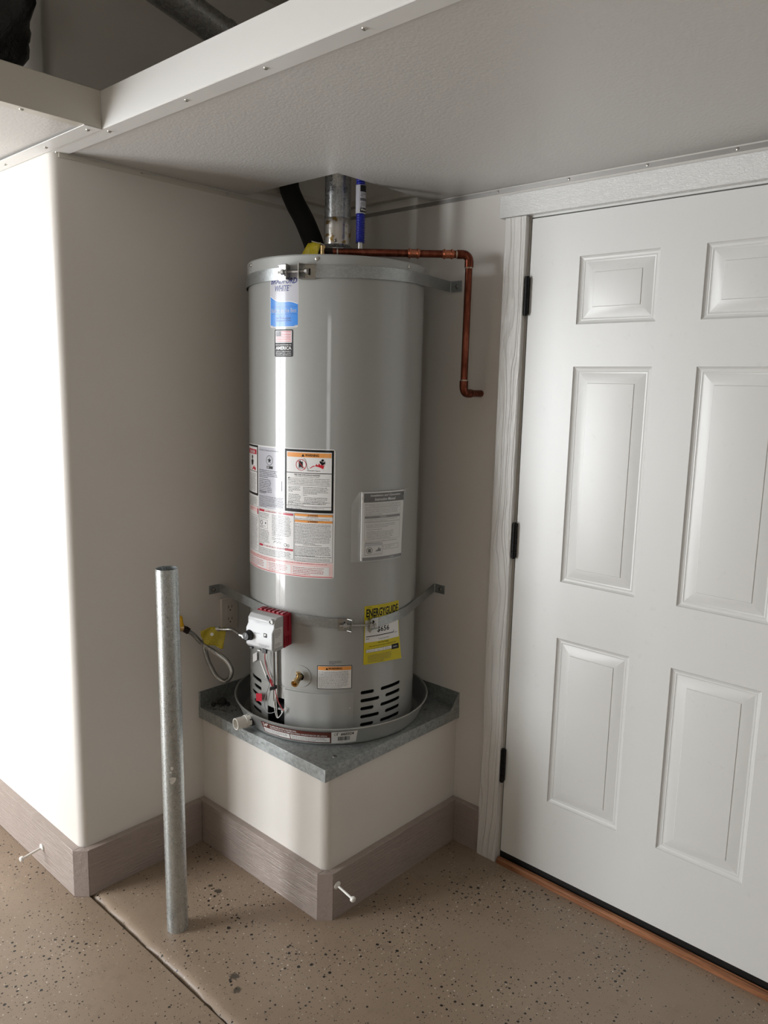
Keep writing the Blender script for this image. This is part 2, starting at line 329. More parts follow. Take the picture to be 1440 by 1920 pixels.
for z0, z1 in ((1.796, 1.902), (1.050, 1.157), (.293, .402)):
    m = MB(); m.box(XD-.017, XD+.003, -.0135, -.010, z0, z1, 'hinge_black')
    h = m.build('hinge', door)
    m = MB(); m.cyl((XD-.003, -.021, z0-.004), (XD-.003, -.021, z1+.004), .0062, 'hinge_black', 14)
    for k in range(5):
        a, b = z0+(z1-z0)*k/5, z0+(z1-z0)*(k+1)/5; m.cyl((XD-.003, -.021, a+.0008), (XD-.003, -.021, b-.0008), .0078, 'hinge_black', 16)
    m.build('knuckle', h)
m = MB(); m.box(XD-.003, XR, -.0095, .03, -.001, ZB+.001, 'black'); m.build('door_sweep', door)
m = MB(); m.lathe([(0, 0), (.032, 0), (.032, .006), (.012, .010), (.011, .035), (.024, .045), (.028, .058), (.022, .068), (0, .071)], (0, 0, 0), 'steel', 32)
m.v = [(XD+.85+x, YD-z, .95+y) for x, y, z in m.v]; m.build('door_knob', door)
m = MB(); m.prism([(-.030, -.002), (-.030, .015), (-.024, .0195), (-.022, .0180), (-.0145, .0200), (-.0140, -.002)], XD-.004, XR+.004, 'wood', lambda p: Vector((p.z, p.x, p.y)))
struct(m.build('trim_5', bevel=.001, sharp=25))
m = MB(); m.box(-1.485, -1.415, GY-.04, GY+.03, 0, GZ, 'white_trim'); struct(m.build('trim_6'))
# window behind the camera (light source wall) frame
m = MB(); 
for b_ in ((2.75, 2.79, .95, 2.15), (3.21, 3.25, .95, 2.15), (2.79, 3.21, .95, .99), (2.79, 3.21, 2.11, 2.15), (2.79, 3.21, 1.535, 1.565)): m.box(b_[0], b_[1], GY-.05, GY-.01, b_[2], b_[3], 'white_trim')
struct(m.build('window_1'))
# ------------------------------------------------------------------ overhead storage shelf over the alcove and door
sh = empty('overhead_shelf', (1.5, -.5, HC), 'wide white overhead storage shelf above the door and water heater', 'shelf')
XE = 3.45
m = MB()
g = .006
m.prism([(g, -L+.004), (XE, -L+.004), (XE, -g), (PX, -g), (PX, -PY), (g, -PY)], HC, HC+.022, 'soffit'); m.build('shelf_panel', sh)
m = MB(); m.box(-.03, XE, -L-.0015, -L+.0005, HC-.004, ZF, 'white_trim'); m.box(-.03, XE, -L, -L+.03, ZF-.0015, ZF, 'white_trim'); m.build('front_fascia', sh, bevel=.0006)
m = MB(); m.prism([(-.03, -L), (XE, -L), (XE, -L+.046), (.040, -L+.046), (-.03, -L+.046)], HC-.0048, HC-.0028, 'white_trim'); m.build('bottom_flange', sh, bevel=.0004)
m = MB(); m.box(.0, .0025, -L+.02, -.0025, HC-.017, HC-.004, 'grey_trim'); m.box(0.0, .030, -L+.02, 0, HC+.022, HC+.040, 'grey_trim'); m.build('wall_ledger', sh)
m = MB(); m.box(.0, XE, -.0025, 0, HC-.015, HC-.003, 'ledger_grey'); m.box(.03, XE, -.030, 0, HC+.022, HC+.040, 'grey_trim'); m.build('wall_ledger', sh)
for x in (-.004, .275, .607, .875, 1.137, 1.40, 1.67, 1.95): screw_head('screw', (x, -L+.018, HC-.0048), (0, 0, -1), .0052, sh)
for x in (.697, .939, 1.171, 1.40): screw_head('screw', (x, -.0025, HC-.0085), (0, -1, 0), .0042, sh)
for y in (-.80, -.50): screw_head('screw', (.0025, y, HC-.0105), (1, 0, 0), .0042, sh)
# second shelf, on the far left wall
s2 = empty('overhead_shelf', (-.8, -2, HC), 'overhead storage shelf at the left edge carrying the black bag', 'shelf')
m = MB(); m.box(-2.2, X2-.004, -3.2, -L-.012, HC, HC+.022, 'soffit'); m.build('shelf_panel', s2)
m = MB(); m.box(X2-.002, X2, -3.2, -L-.0025, HC-.004, ZF, 'grey_trim'); m.box(X2-.03, X2, -3.2, -L-.0025, ZF-.0015, ZF, 'grey_trim'); m.box(X2-.032, X2, -3.2, -L-.0025, HC-.0045, HC-.0028, 'grey_trim'); m.build('front_fascia', s2, bevel=.0006)
m = MB(); m.box(-2.2, X2-.0005, -L-.047, -L-.0025, HC-.0068, HC-.0048, 'white_trim'); m.build('wall_flange', s2, bevel=.0004)
for x in (-.5, -.233, .022, .25): screw_head('screw', (x, -L-.024, HC-.0068), (0, 0, -1), .0052, s2)
for y in (-1.25, -1.55): screw_head('screw', (X2-.018, y, HC-.0045), (0, 0, -1), .0052, s2)
# black bag on it
random.seed(11); m = MB(); rows = []
for i in range(29):
    ph = math.pi*i/28; row = []
    for j in range(48):
        a = 2*math.pi*j/48; k = 1+.10*math.sin(7*a+2.2*ph)+.06*math.sin(13*a-5*ph)+.05*math.sin(3*a+9*ph)
        rr = math.sin(ph)**.6*k
        row.append((.00+.235*rr*math.cos(a), -1.335+.205*rr*math.sin(a), ZF+.002+.21*(1-math.cos(ph))*(1+.03*math.sin(5*a))))
    rows.append(row)
m.grid(rows, 'bag', True); m.build('duffel_bag', sharp=80); bag = bpy.data.objects['duffel_bag']; tag(bag, 'black crumpled fabric bag lying on the left overhead shelf', 'bag')
# ------------------------------------------------------------------ galvanised tray on the pedestal
tr = empty('metal_tray', (A/2, -B/2, ZS), 'galvanised sheet metal cap with folded edges covering the pedestal top', 'tray')
m = MB(); m.box(.002, AO, -BO, -.002, ZS-.0028, ZS, 'galv_tray'); m.build('tray_top', tr, bevel=.001)
m = MB(); m.box(.0, AO, -BO-.0008, -BO+.0008, ZS-FL, ZS, 'galv_tray'); m.build('front_lip', tr, bevel=.0006)
m = MB(); m.box(AO-.0008, AO+.0012, -BO-.0008, 0, ZS-FL, ZS, 'galv_tray'); m.build('side_lip', tr, bevel=.0006)
m = MB(); m.box(.0005, .002, -BO, -.002, ZS, ZU, 'galv_tray'); m.prism([(.002, -BO), (.010, -BO), (.002, -BO+.004)], ZS, ZU, 'galv_tray'); m.build('wall_upturn', tr)
m = MB(); m.box(.002, AO, -.002, -.0005, ZS, ZU, 'galv_tray'); m.add([(AO, -.002, ZU), (AO, -.002, ZS), (AO, -.05, ZS), (AO-.002, -.002, ZU), (AO-.002, -.002, ZS), (AO-.002, -.05, ZS)], [(0, 2, 1), (3, 4, 5), (0, 3, 5, 2), (1, 2, 5, 4), (0, 1, 4, 3)], 'galv_tray'); m.build('wall_upturn', tr)
for x, y in ((.585, -.556), (.56, -.10), (.09, -.60)): screw_head('nail_head', (x, y, ZS), (0, 0, 1), .0075, tr, 'steel_dull', .35)
# dusty clump in its left corner
random.seed(3); m = MB()
for (x, y, r) in ((.040, -.565, .015), (.030, -.597, .008), (.062, -.558, .007), (.052, -.585, .005), (.022, -.575, .007)):
    m.lathe([(0, -.5*r), (.8*r, -.45*r), (r, .1*r), (.85*r, .7*r), (.5*r, 1.0*r), (0, 1.05*r)], (x, y, ZS+.5*r+.0002), 'dirt' if random.random() < .6 else 'dust', 14)
for k in range(26):
    x, y = random.uniform(.02, .12), random.uniform(-.62, -.54); r = random.uniform(.001, .0025)
    m.box(x, x+2*r, y, y+r, ZS+.0002, ZS+r, random.choice(['dirt', 'dust']))
o = m.build('debris_clump', smooth=True); tag(o, 'small dusty dark debris in the left corner of the metal tray', 'debris', kind='stuff')
# ------------------------------------------------------------------ drip pan
PB, PR, PZ0, PZ1 = .302, .3277, ZS+.0006, ZS+.062
pan = empty('drip_pan', (HX, HY, PZ0), 'round aluminium drip pan under the water heater', 'pan')
m = MB(); m.lathe([(0, PZ0), (PB-.006, PZ0), (PB, PZ0+.006), (PR-.004, PZ1-.004), (PR, PZ1-.001), (PR+.001, PZ1+.002), (PR-.002, PZ1+.0035), (PR-.006, PZ1+.001), (PR-.0065, PZ1-.004), (PB-.002, PZ0+.008), (PB-.008, PZ0+.002), (0, PZ0+.002)], (HX, HY, 0), 'pan', 128)
m.build('pan_body', pan, sharp=50)
def pol(th, r, z): a = math.radians(th); return Vector((HX+r*math.cos(a), HY+r*math.sin(a), z))
th = -99.5
m = MB(); zc = PZ0+.028; m.tube([pol(th, .300, zc), pol(th, .325, zc)], .0215, 'pvc_dark', 6); m.build('drain_nut', pan, bevel=.001)
m = MB(); 
pts = [.318, .325, .333, .334, .366, .366, .330]; rs = [.0205, .0205, .0205, .0185, .0185, .0155, .0155]
m.tube([pol(th, r, zc) for r in pts], rs, 'pvc', 28); m.build('drain_spout', pan, sharp=30)
# ------------------------------------------------------------------ sheets of print (labels): everything printed is thin geometry on the sheet
PENDING = []
class Sheet:
    """u right, v up in metres; fn(u, v, lift) gives the point on the surface"""
    def __init__(s, name, fn, parent, label=None): s.name = name; s.fn = fn; s.m = MB(); s.parent = parent; s.texts = []; s.label = label; PENDING.append(s)
    def rect(s, u0, v0, u1, v1, mat, lay=0, nv=1):
        nu = max(1, int(abs(u1-u0)/.006)); h = .0003+.00025*lay
        s.m.grid([[s.fn(u0+(u1-u0)*i/nu, v0+(v1-v0)*j/nv, h) for i in range(nu+1)] for j in range(nv+1)], mat); return s
    def rrect(s, u0, v0, u1, v1, r, mat, lay=0):
        h = .0003+.00025*lay; nu = max(2, int((u1-u0)/.004)); top = []; bot = []
        us = sorted(set([u0+(u1-u0)*i/nu for i in range(nu+1)]+[u0+r*k/4 for k in range(4)]+[u1-r*k/4 for k in range(4)]))
        for u in us:
            d = min(u-u0, u1-u); k = r-math.sqrt(max(0, r*r-(r-d)**2)) if d < r else 0
            top.append(s.fn(u, v1-k, h)); bot.append(s.fn(u, v0+k, h))
        s.m.grid([bot, top], mat); return s
    def frame(s, u0, v0, u1, v1, t, mat, lay=1):
        s.rect(u0, v0, u1, v0+t, mat, lay).rect(u0, v1-t, u1, v1, mat, lay).rect(u0, v0+t, u0+t, v1-t, mat, lay).rect(u1-t, v0+t, u1, v1-t, mat, lay); return s
    def poly(s, pts, mat, lay=2):
        h = .0003+.00025*lay; s.m.add([s.fn(u, v, h) for u, v in pts], [tuple(range(len(pts)))], mat); return s
    def ring(s, u, v, r0, r1, mat, lay=2, n=28):
        h = .0003+.00025*lay
        s.m.grid([[s.fn(u+r*math.cos(2*math.pi*k/n), v+r*math.sin(2*math.pi*k/n), h) for k in range(n)] for r in (r0, r1)], mat, True); return s
    def text(s, t, u0, v0, u1, v1, mat='ink', lay=2, bold=0, shear=0, rot=0): s.texts.append((t, u0, v0, u1, v1, mat, lay, bold, shear, rot)); return s
    def lines(s, u0, v1, u1, nl, pitch, mat='ink', lay=2, fill=.95, seed=1, ht=.42):
        """illegible small print: word-long dashes"""
        rn = random.Random(seed)
        for k in range(nl):
            v = v1-pitch*(k+1); u = u0; end = u0+(u1-u0)*(fill if k < nl-1 else rn.uniform(.4, .8))
            while u < end:
                w_ = rn.uniform(.0025, .0075)
                if u+w_ > end: break
                e = u+w_
                while u < e-.0006:
                    hh = pitch*ht*rn.choice([.75, .8, 1.2, .7]); lw = rn.uniform(.0007, .0012)
                    s.m.grid([[s.fn(u, v+dv, .0003+.00025*lay), s.fn(u+lw, v+dv, .0003+.00025*lay)] for dv in (0, hh)], mat); u += lw+.0004
                u += .0011
        return s
def flush_sheets():
    objs = []
    for s in PENDING:
        for t in s.texts:
            c = bpy.data.curves.new('t', 'FONT'); c.body = t[0]; c.size = 1; c.resolution_u = 2; c.offset = t[7]; c.shear = t[8]
            o = bpy.data.objects.new('t', c); sc.collection.objects.link(o); objs.append((s, t, o))
    dg = bpy.context.evaluated_depsgraph_get()
    for s, t, o in objs:
        me = o.evaluated_get(dg).to_mesh()
        vs = [v.co.copy() for v in me.vertices]; fs = [tuple(p.vertices) for p in me.polygons]
        if not vs: continue
        x0 = min(v.x for v in vs); x1 = max(v.x for v in vs); y0 = min(v.y for v in vs); y1 = max(v.y for v in vs)
        _, u0, v0, u1, v1, mat, lay, _, _, rot = t; out = []
        for v in vs:
            a = (v.x-x0)/(x1-x0); b = (v.y-y0)/(y1-y0)
            if rot == 90: a, b = 1-b, a
            out.append(s.fn(u0+(u1-u0)*a, v0+(v1-v0)*b, .0003+.00025*lay))
        s.m.add(out, fs, mat)
    for s, t, o in objs:
        c = o.data; bpy.data.objects.remove(o); bpy.data.curves.remove(c)
    for s in PENDING:
        o = s.m.build(s.name, s.parent, smooth=False, recalc=False)
        if s.label: o['label'] = s.label
def on_cyl(th0, z0, r=HR, tilt=0):
    def f(u, v, h): return pol(th0+math.degrees(u/r), r+h, z0+v+tilt*u)
    return f
def warn_tri(s, u, v, k, mat='ink'): s.poly([(u-k, v), (u+k, v), (u, v+1.7*k)], mat, 5)
# ------------------------------------------------------------------ water heater
wh = empty('water_heater', (HX, HY, PZ0+.002), 'tall grey cylindrical gas water heater standing in the corner alcove', 'water heater')
Z0, Z1 = .500, 1.903
m = MB(); prof = [(HR-.003, Z0), (HR, Z0)]+[(HR, Z0+(Z1-Z0)*k/12) for k in range(1, 12)]+[(HR, Z1), (HR-.003, Z1)]+[(HR-.003, Z1-(Z1-Z0)*k/12) for k in range(1, 12)]
rows = [[pol(a*360/180, r, z) for a in range(180)] for r, z in prof+[prof[0]]]
# closed ring profile
nc = 180; k = len(prof); vs = [p for r in rows[:-1] for p in r]
fs = [(i*nc+j, i*nc+(j+1) % nc, ((i+1) % k)*nc+(j+1) % nc, ((i+1) % k)*nc+j) for i in range(k) for j in range(nc)]
m.add(vs, fs, 'tank'); jacket = m.build('jacket', wh, sharp=40)
cut = MB()
def capsule(t0, t1, zc, h):
    r = h/2; rt = math.degrees(r/HR); P = []
    for q in range(7): a = math.radians(-90+180*q/6); P.append((t1-rt+rt*math.cos(a), zc+r*math.sin(a)))
    mid = [t1-rt-(t1-t0-2*rt)*q/4 for q in range(1, 4)]
    P += [(x, zc+r) for x in mid]
    for q in range(7): a = math.radians(90+180*q/6); P.append((t0+rt+rt*math.cos(a), zc+r*math.sin(a)))
    P += [(x, zc-r) for x in mid[::-1]]
    kk = len(P); vs = [pol(a, HR-.02, z) for a, z in P]+[pol(a, HR+.02, z) for a, z in P]
    cut.add(vs, [tuple(range(kk-1, -1, -1)), tuple(range(kk, 2*kk))]+[(i, (i+1) % kk, kk+(i+1) % kk, kk+i) for i in range(kk)], 'tank')
for i in range(5):
    z = .636-.0262*i
    capsule(-25.2, -15.5 if i % 2 == 0 else -11.2, z, .0115); capsule(-10.3 if i % 2 == 0 else -6.3, 8.3, z+.001, .0115)
    capsule(-113.5 if i % 2 == 0 else -109, -98, z-.001, .0115); capsule(-134, -118, z-.001, .0115)
def radbox(t0, t1, z0, z1):
    ts = [t0+(t1-t0)*i/5 for i in range(6)]; P = [(a, z0) for a in ts]+[(a, z1) for a in ts[::-1]]
    kk = len(P); vs = [pol(a, HR-.02, z) for a, z in P]+[pol(a, HR+.02, z) for a, z in P]
    cut.add(vs, [tuple(range(kk-1, -1, -1)), tuple(range(kk, 2*kk))]+[(i, (i+1) % kk, kk+(i+1) % kk, kk+i) for i in range(kk)], 'tank')
radbox(-91, -75.5, .506, .566); radbox(-83, -76, .572, .606); capsule(-67.6, -62, .688, .026)
cu = cut.build('cutter', smooth=False)
jm = jacket.modifiers.new('b', 'BOOLEAN'); jm.object = cu; jm.solver = 'EXACT'; jm.operation = 'DIFFERENCE'
# parent offset must not disturb the boolean
bpy.context.view_layer.update()
me = bpy.data.meshes.new_from_object(jacket.evaluated_get(bpy.context.evaluated_depsgraph_get()))
jacket.modifiers.clear(); old = jacket.data; jacket.data = me; bpy.data.meshes.remove(old); bpy.data.objects.remove(cu)
bm = bmesh.new(); bm.from_mesh(me)
for e in bm.edges:
    if len(e.link_faces) == 2: e.smooth = e.calc_face_angle(0) < math.radians(40)
for f in bm.faces: f.smooth = True
bm.to_mesh(me); bm.free()
m = MB(); m.lathe([(0, .508), (HR-.035, .508), (HR-.035, 1.85), (0, 1.85)], (HX, HY, 0), 'drum', 48); m.build('inner_drum', wh)
for a in (30, 150, 270):
    m = MB(); m.cyl(pol(a, HR-.05, PZ0+.0022), pol(a, HR-.05, Z0+.012), .014, 'drum', 12); m.build('leg', wh)
m = MB(); m.lathe([(HR+.0006, 1.893), (HR+.003, 1.893), (HR+.003, 1.930), (HR, 1.934), (HR-.01, 1.935), (.1, 1.941), (0, 1.942)], (HX, HY, 0), 'tank_lid', 128); m.build('lid', wh, sharp=30)
for a in (-110.5, -55.5, 4.7, 65, 125, 185): screw_head('lid_screw', pol(a, HR+.003, 1.921), pol(a, 1, 0)-pol(a, 0, 0), .006, wh)
# seam, access panel, drain ring
m = MB(); m.lathe([(HR+.0002, .6445), (HR+.0012, .645), (HR+.0012, .6465), (HR+.0002, .647)], (HX, HY, 0), 'tank', 40, -96, -29); m.build('jacket_seam', wh)
m = MB(); rows = []
for (r, z) in ((HR, .503), (HR+.004, .504), (HR+.0045, .52), (HR+.0045, .636), (HR+.004, .640), (HR, .641)):
    rows.append([pol(-75.3+45.3*k/24, r+.0012*math.sin(k*.9)*(z < .6), z) for k in range(25)])
m.grid(rows, 'tank'); m.add([r[0] for r in rows], [tuple(range(6))], 'tank'); m.add([r[-1] for r in rows], [tuple(range(6))[::-1]], 'tank'); m.build('access_panel', wh, sharp=30)
screw_head('panel_screw', pol(-32.4, HR+.0045, .592), pol(-32.4, 1, 0)-pol(-32.4, 0, 0), .003, wh)
dv = -64.4; zc2 = .690
def disc_on(th, zc, r0, r1, lift, mat, name, parent):
    m = MB(); 
    def P(r, a, h): return pol(th+math.degrees(r*math.cos(a)/HR), HR+h, zc+r*math.sin(a))
    rows = [[P(r, 2*math.pi*k/36, h) for k in range(36)] for r, h in ((r0, .0004), (r0, lift), (r1-.001, lift), (r1, .0004))]
    m.grid(rows, mat, True); return m.build(name, parent, sharp=30)
disc_on(dv, zc2, .0135, .0355, .0016, 'tank', 'drain_collar', wh)
val = None
m = MB(); ax = (pol(dv, 1, 0)-pol(dv, 0, 0)).normalized(); tn = Vector((-ax.y, ax.x, 0)); b0 = pol(dv, HR-.02, zc2-.001)
dn = (ax*.93+Vector((0, 0, -.18))).normalized()
m.tube([b0, b0+ax*.03], .0085, 'brass', 16); q = b0+ax*.028
m.tube([q, q+dn*.006, q+dn*.008, q+dn*.024, q+dn*.026, q+dn*.038, q+dn*.038, q+dn*.022], [.0085, .0085, .0098, .0098, .0112, .0112, .0072, .0072], 'brass', 20)
val = m.build('drain_valve', wh)
m = MB(); m.tube([q+dn*.008+Vector((0, 0, .006)), q+dn*.008+Vector((0, 0, .018))], .0045, 'brass', 12); m.tube([q+dn*.008+Vector((0, 0, .016)), q+dn*.008+Vector((0, 0, .021))], .0075, 'brass', 6); m.build('valve_stem', val)
# ---- control valve
cv_n = Vector((math.cos(math.radians(-82)), math.sin(math.radians(-82)), 0)); cv_t = Vector((-cv_n.y, cv_n.x, 0))
def CV(s_, r_, z_): return Vector((HX, HY, 0))+cv_n*r_+cv_t*s_+Vector((0, 0, .784+(z_-.792)*.972))
W2 = .0545
m = MB(); red = [(HR-.004, .797), (.307, .793), (.307, .8985), (HR+.004, .902), (HR-.004, .897)]
m.prism(red, -W2-.0015, W2+.0015, 'valve_red', lambda p: CV(p.z, p.x, p.y)); vb = m.build('control_valve', wh, bevel=.002); vb['label'] = 'gas control valve with red back and grey face'
m = MB()
for k in range(6):
    s0 = -.045+.017*k; m.box(s0, s0+.009, .282, .306, .8975, .9035, 'valve_red', lambda p: CV(p.x, p.y, p.z))
for k in range(3): m.box(W2+.001, W2+.0045, .284+.008*k, .288+.008*k, .80, .83, 'valve_red', lambda p: CV(p.x, p.y, p.z))
m.box(W2+.001, W2+.005, .282, .290, .845, .893, 'valve_red', lambda p: CV(p.x, p.y, p.z)); o = m.build('cooling_rib', vb); o['kind'] = 'stuff'
m = MB()
gp = [(.3072, .792), (.349, .790), (.357, .800), (.357, .852), (.348, .866), (.348, .884), (.337, .8965), (.3072, .898)]
m.prism(gp, -W2, W2, 'valve_grey', lambda p: CV(p.z, p.x, p.y)); o = m.build('valve_cover', vb, bevel=.0035, seg=3)
m = MB(); kc = CV(-.038, .357, .830); m.tube([kc, kc+cv_n*.002, kc+cv_n*.004, kc+cv_n*.016, kc+cv_n*.0185], [.0165, .0165, .0145, .0135, .0118], 'valve_black', 32)
kb = m.build('temperature_knob', vb, bevel=.0006)
m = MB(); m.box(-.037, -.035, .3755, .3765, .830, .840, 'valve_grey', lambda p: CV(p.x, p.y, p.z)); m.build('pointer', kb)
m = MB(); c0 = CV(W2-.013, .345, .885); m.tube([c0-cv_n*.002, c0+cv_n*.006, c0+cv_n*.006, c0+cv_n*.003], [.0085, .0085, .0055, .0055], 'valve_grey', 20); m.tube([c0+cv_n*.003, c0+cv_n*.0035], .0045, 'steel_dull', 12); m.build('cover_screw', vb)
m = MB(); m.box(.014, .030, .352, .3585, .784, .797, 'valve_black', lambda p: CV(p.x, p.y, p.z)); m.build('wire_socket', vb, bevel=.0006)
m = MB(); m.box(-.038, -.028, .350, .358, .786, .793, 'valve_black', lambda p: CV(p.x, p.y, p.z)); m.build('igniter_socket', vb, bevel=.0006)
m = MB(); m.box(-.006, .006, .352, .3578, .786, .790, 'steel_dull', lambda p: CV(p.x, p.y, p.z)); m.build('clip', vb)
vf = Sheet('valve_print', lambda u, v, h: CV(-W2+u, .3571+h, .795+v), vb)
vf.lines(.055, .018, .100, 3, .0035, 'grey_ink', 1, seed=5).lines(.036, .050, .062, 2, .003, 'grey_ink', 1, seed=6)
vf.rect(.074, .040, .087, .053, 'ink', 1).rect(.0765, .0435, .084, .0505, 'white_label', 2).rect(.080, .0435, .084, .047, 'grey_ink', 3)
for k in range(9):
    a = math.radians(-20+25*k); cu_, cv_ = .0185, .0265; vf.poly([(cu_+.019*math.cos(a), cv_+.019*math.sin(a)), (cu_+.0215*math.cos(a-.03), cv_+.0215*math.sin(a-.03)), (cu_+.0215*math.cos(a+.03), cv_+.0215*math.sin(a+.03))], 'grey_ink', 1)
vt = Sheet('valve_print', lambda u, v, h: CV(-W2+u, .3481+h, .866+v), vb)
vt.frame(.030, .004, .078, .013, .0005, 'label_grey', 1).lines(.036, .0115, .074, 1, .005, 'label_grey', 1, seed=8, ht=.7)
vs_ = Sheet('valve_sticker', lambda u, v, h: CV(W2+h, .349-u, .803+v), vb, 'white sticker on the side of the valve')
vs_.rect(0, 0, .036, .062, 'white_label', 1).lines(.003, .060, .033, 6, .0045, 'ink', 2, seed=9).lines(.003, .016, .033, 3, .004, 'ink', 2, seed=10)
# gas inlet nut on the left side of the valve
m = MB(); i0 = CV(-W2-.008, .338, .812); dl = -cv_t; m.tube([i0-dl*.009, i0], .0085, 'valve_grey', 14)
m.tube([i0, i0+dl*.006], .0075, 'valve_black', 12); m.tube([i0+dl*.006, i0+dl*.020], .0098, 'zinc', 6); m.tube([i0+dl*.020, i0+dl*.026, i0+dl*.027, i0+dl*.036], [.007, .007, .0055, .0055], 'zinc', 14); m.build('inlet_nut', vb, bevel=.0005)
INLET = i0+dl*.034
# wires and tubes below
def onw(L_, r=.290): return [pol(a, r, z) for a, z in L_]
def wire(name, pts, r, mat, rad=.290): 
    m = MB(); m.tube(smooth_path(onw(pts, rad), 5), r, mat, 8); return m.build(name, wh)
wire('wire', [(-88.5, .790), (-89.6, .748), (-89.6, .717), (-86.7, .683), (-82.1, .649), (-79.1, .609), (-76.3, .586), (-74.3, .576)], .0012, 'wire_red', .292)['label'] = 'red wire'
wire('wire', [(-87.8, .790), (-88.6, .75), (-87.2, .712), (-85.7, .684), (-82.1, .645), (-80.6, .608), (-79.9, .564), (-79.1, .547)], .0012, 'wire_white')['label'] = 'white wire'
wire('wire', [(-82.4, .640), (-81.3, .620), (-81.9, .585), (-80.4, .551), (-78.7, .546), (-75.9, .564), (-73.5, .584)], .0014, 'wire_white')['label'] = 'looped white wire'
wire('wire', [(-86.2, .652), (-89.7, .612), (-91.8, .573), (-89.7, .55), (-85.8, .55), (-81.3, .562)], .0011, 'wire_grey', .286)['label'] = 'grey wire'
wire('wire', [(-95.2, .790), (-95.0, .745)], .0018, 'valve_black')['label'] = 'black wire'
wire('wire_sleeve', [(-94.5, .712), (-91.5, .690), (-88.2, .666)], .0034, 'wire_white')
wire('wire_sleeve', [(-88.6, .672), (-85.2, .652)], .0032, 'valve_black')
wire('wire_sleeve', [(-85.0, .665), (-82.6, .640)], .0024, 'wire_red', .293)
m = MB(); m.tube([pol(-83.0, .288, .795), pol(-82.5, .288, .70), pol(-82.1, .288, .60), pol(-82.1, .275, .565)], .0042, 'steel_dull', 12); m.build('burner_tube', wh)
m = MB(); m.tube([pol(-80.8, .285, .795), pol(-80.4, .285, .70), pol(-80.0, .285, .60), pol(-80.0, .272, .570)], .0024, 'zinc', 10); m.build('pilot_tube', wh)
m = MB(); m.box(-.010, .010, .285, .2975, -.006, .006, 'valve_black', lambda p: pol(-82.1, 0, .641)+(pol(-82.1, 1, 0)-pol(-82.1, 0, 0))*p.y+tn*p.x+Vector((0, 0, p.z+p.x*.4))); m.build('cable_tie', wh, bevel=.001)
m = MB(); m.box(0, .020, .284, .2846, 0, .030, 'white_label', lambda p: pol(-107.5+math.degrees(p.x*1.45/.288), p.y+.002*math.sin(p.x*200), .686+p.z*.9+p.x*.8)); tg = m.build('paper_tag', wh)
m = MB(); m.box(0, .021, .292, .2926, 0, .026, 'label_red', lambda p: pol(-99.5+math.degrees(p.x*1.6/.288), p.y, .573+p.z+p.x*.45-.002)); o = m.build('paper_tag', wh); o['label'] = 'small red tag on the grey wire'
m = MB(); m.box(.0, .004, .290, .296, 0, .006, 'wire_white', lambda p: pol(-75.5+math.degrees(p.x/.288), p.y, .569+p.z)); m.build('wire_plug', wh)
# ---- labels on the jacket
# brand sticker
W_, H_ = .1014, .165
s = Sheet('brand_sticker', on_cyl(-87.9, 1.734), wh, 'grey and blue maker sticker with a white wave')
s.rrect(0, 0, W_, H_, .007, 'white_label', 0).rrect(.0016, .0016, W_-.0016, H_-.0016, .006, 'label_grey', 1)
wave = []; WK = [.0895, .0845, .0795, .0760, .0740, .0730, .0727, .0730, .0735, .0730, .0715, .0690, .0660]
for k in range(25):
    x = .0018+(W_-.0036)*k/24; q = k/2; a = int(q); wave.append((x, WK[a]+(WK[min(a+1, 12)]-WK[a])*(q-a)))
lo = [s.fn(u, .0030 if 2 < i < 22 else .0062, .0003+.0005) for i, (u, v) in enumerate(wave)]
s.m.grid([lo, [s.fn(u, v-.0022, .0008) for u, v in wave]], 'label_blue'); s.m.grid([[s.fn(u, v-.0022, .0008) for u, v in wave], [s.fn(u, v, .0008) for u, v in wave]], 'white_label')
s.text('BRADFORD', .004, .1215, .097, .1375, 'navy', 3, .018, .25).text('WHITE', .020, .1010, .072, .1175, 'navy', 3, .018, .25).text('™', .073, .113, .078, .117, 'navy', 3)
s.rect(.006, .0575, .098, .0580, 'navy', 3).rect(.006, .0370, .098, .0375, 'navy', 3)
s.text('Built to be the Best', .006, .0415, .096, .0535, 'label_grey', 3).text('For Professional', .026, .0235, .076, .0290, 'navy', 3).text('Installation Only', .026, .0160, .078, .0215, 'navy', 3)
# flag sticker
s = Sheet('flag_sticker', on_cyl(-84.3, 1.650), wh, 'black sticker with a striped flag reading America')
W_, H_ = .0685, .0795
s.rrect(0, 0, W_, H_, .004, 'white_label', 0).rrect(.0008, .0008, W_-.0008, H_-.0008, .0035, 'ink', 1)
s.rect(.005, .041, .063, .075, 'white_label', 2)
for k in range(7): s.rect(.008 if k > 2 else .026, .0715-.0046*k, .061, .0737-.0046*k, 'label_red', 3)
s.rect(.007, .058, .026, .0735, 'grey_ink', 3)
for i in range(5):
    for j in range(3): s.rect(.009+.0035*i, .060+.0045*j, .0102+.0035*i, .0612+.0045*j, 'white_label', 4)
s.text('MANUFACTURED IN', .007, .033, .061, .0365, 'white_label', 3, .01).text('AMERICA', .006, .021, .062, .0305, 'white_label', 3, .02)
s.text('USING THE FINEST', .007, .0145, .061, .0175, 'white_label', 3).text('DOMESTIC AND', .007, .0095, .061, .0125, 'white_label', 3).text('GLOBAL MATERIALS', .007, .0045, .061, .0075, 'white_label', 3)
# main rating / warning label, 360 x 387 mm
s = Sheet('warning_label', on_cyl(-118, 1.002), wh, 'large white rating and warning label with black framed panels')
s.rrect(-.018, 0, .3600, .3860, .007, 'white_label', 0)
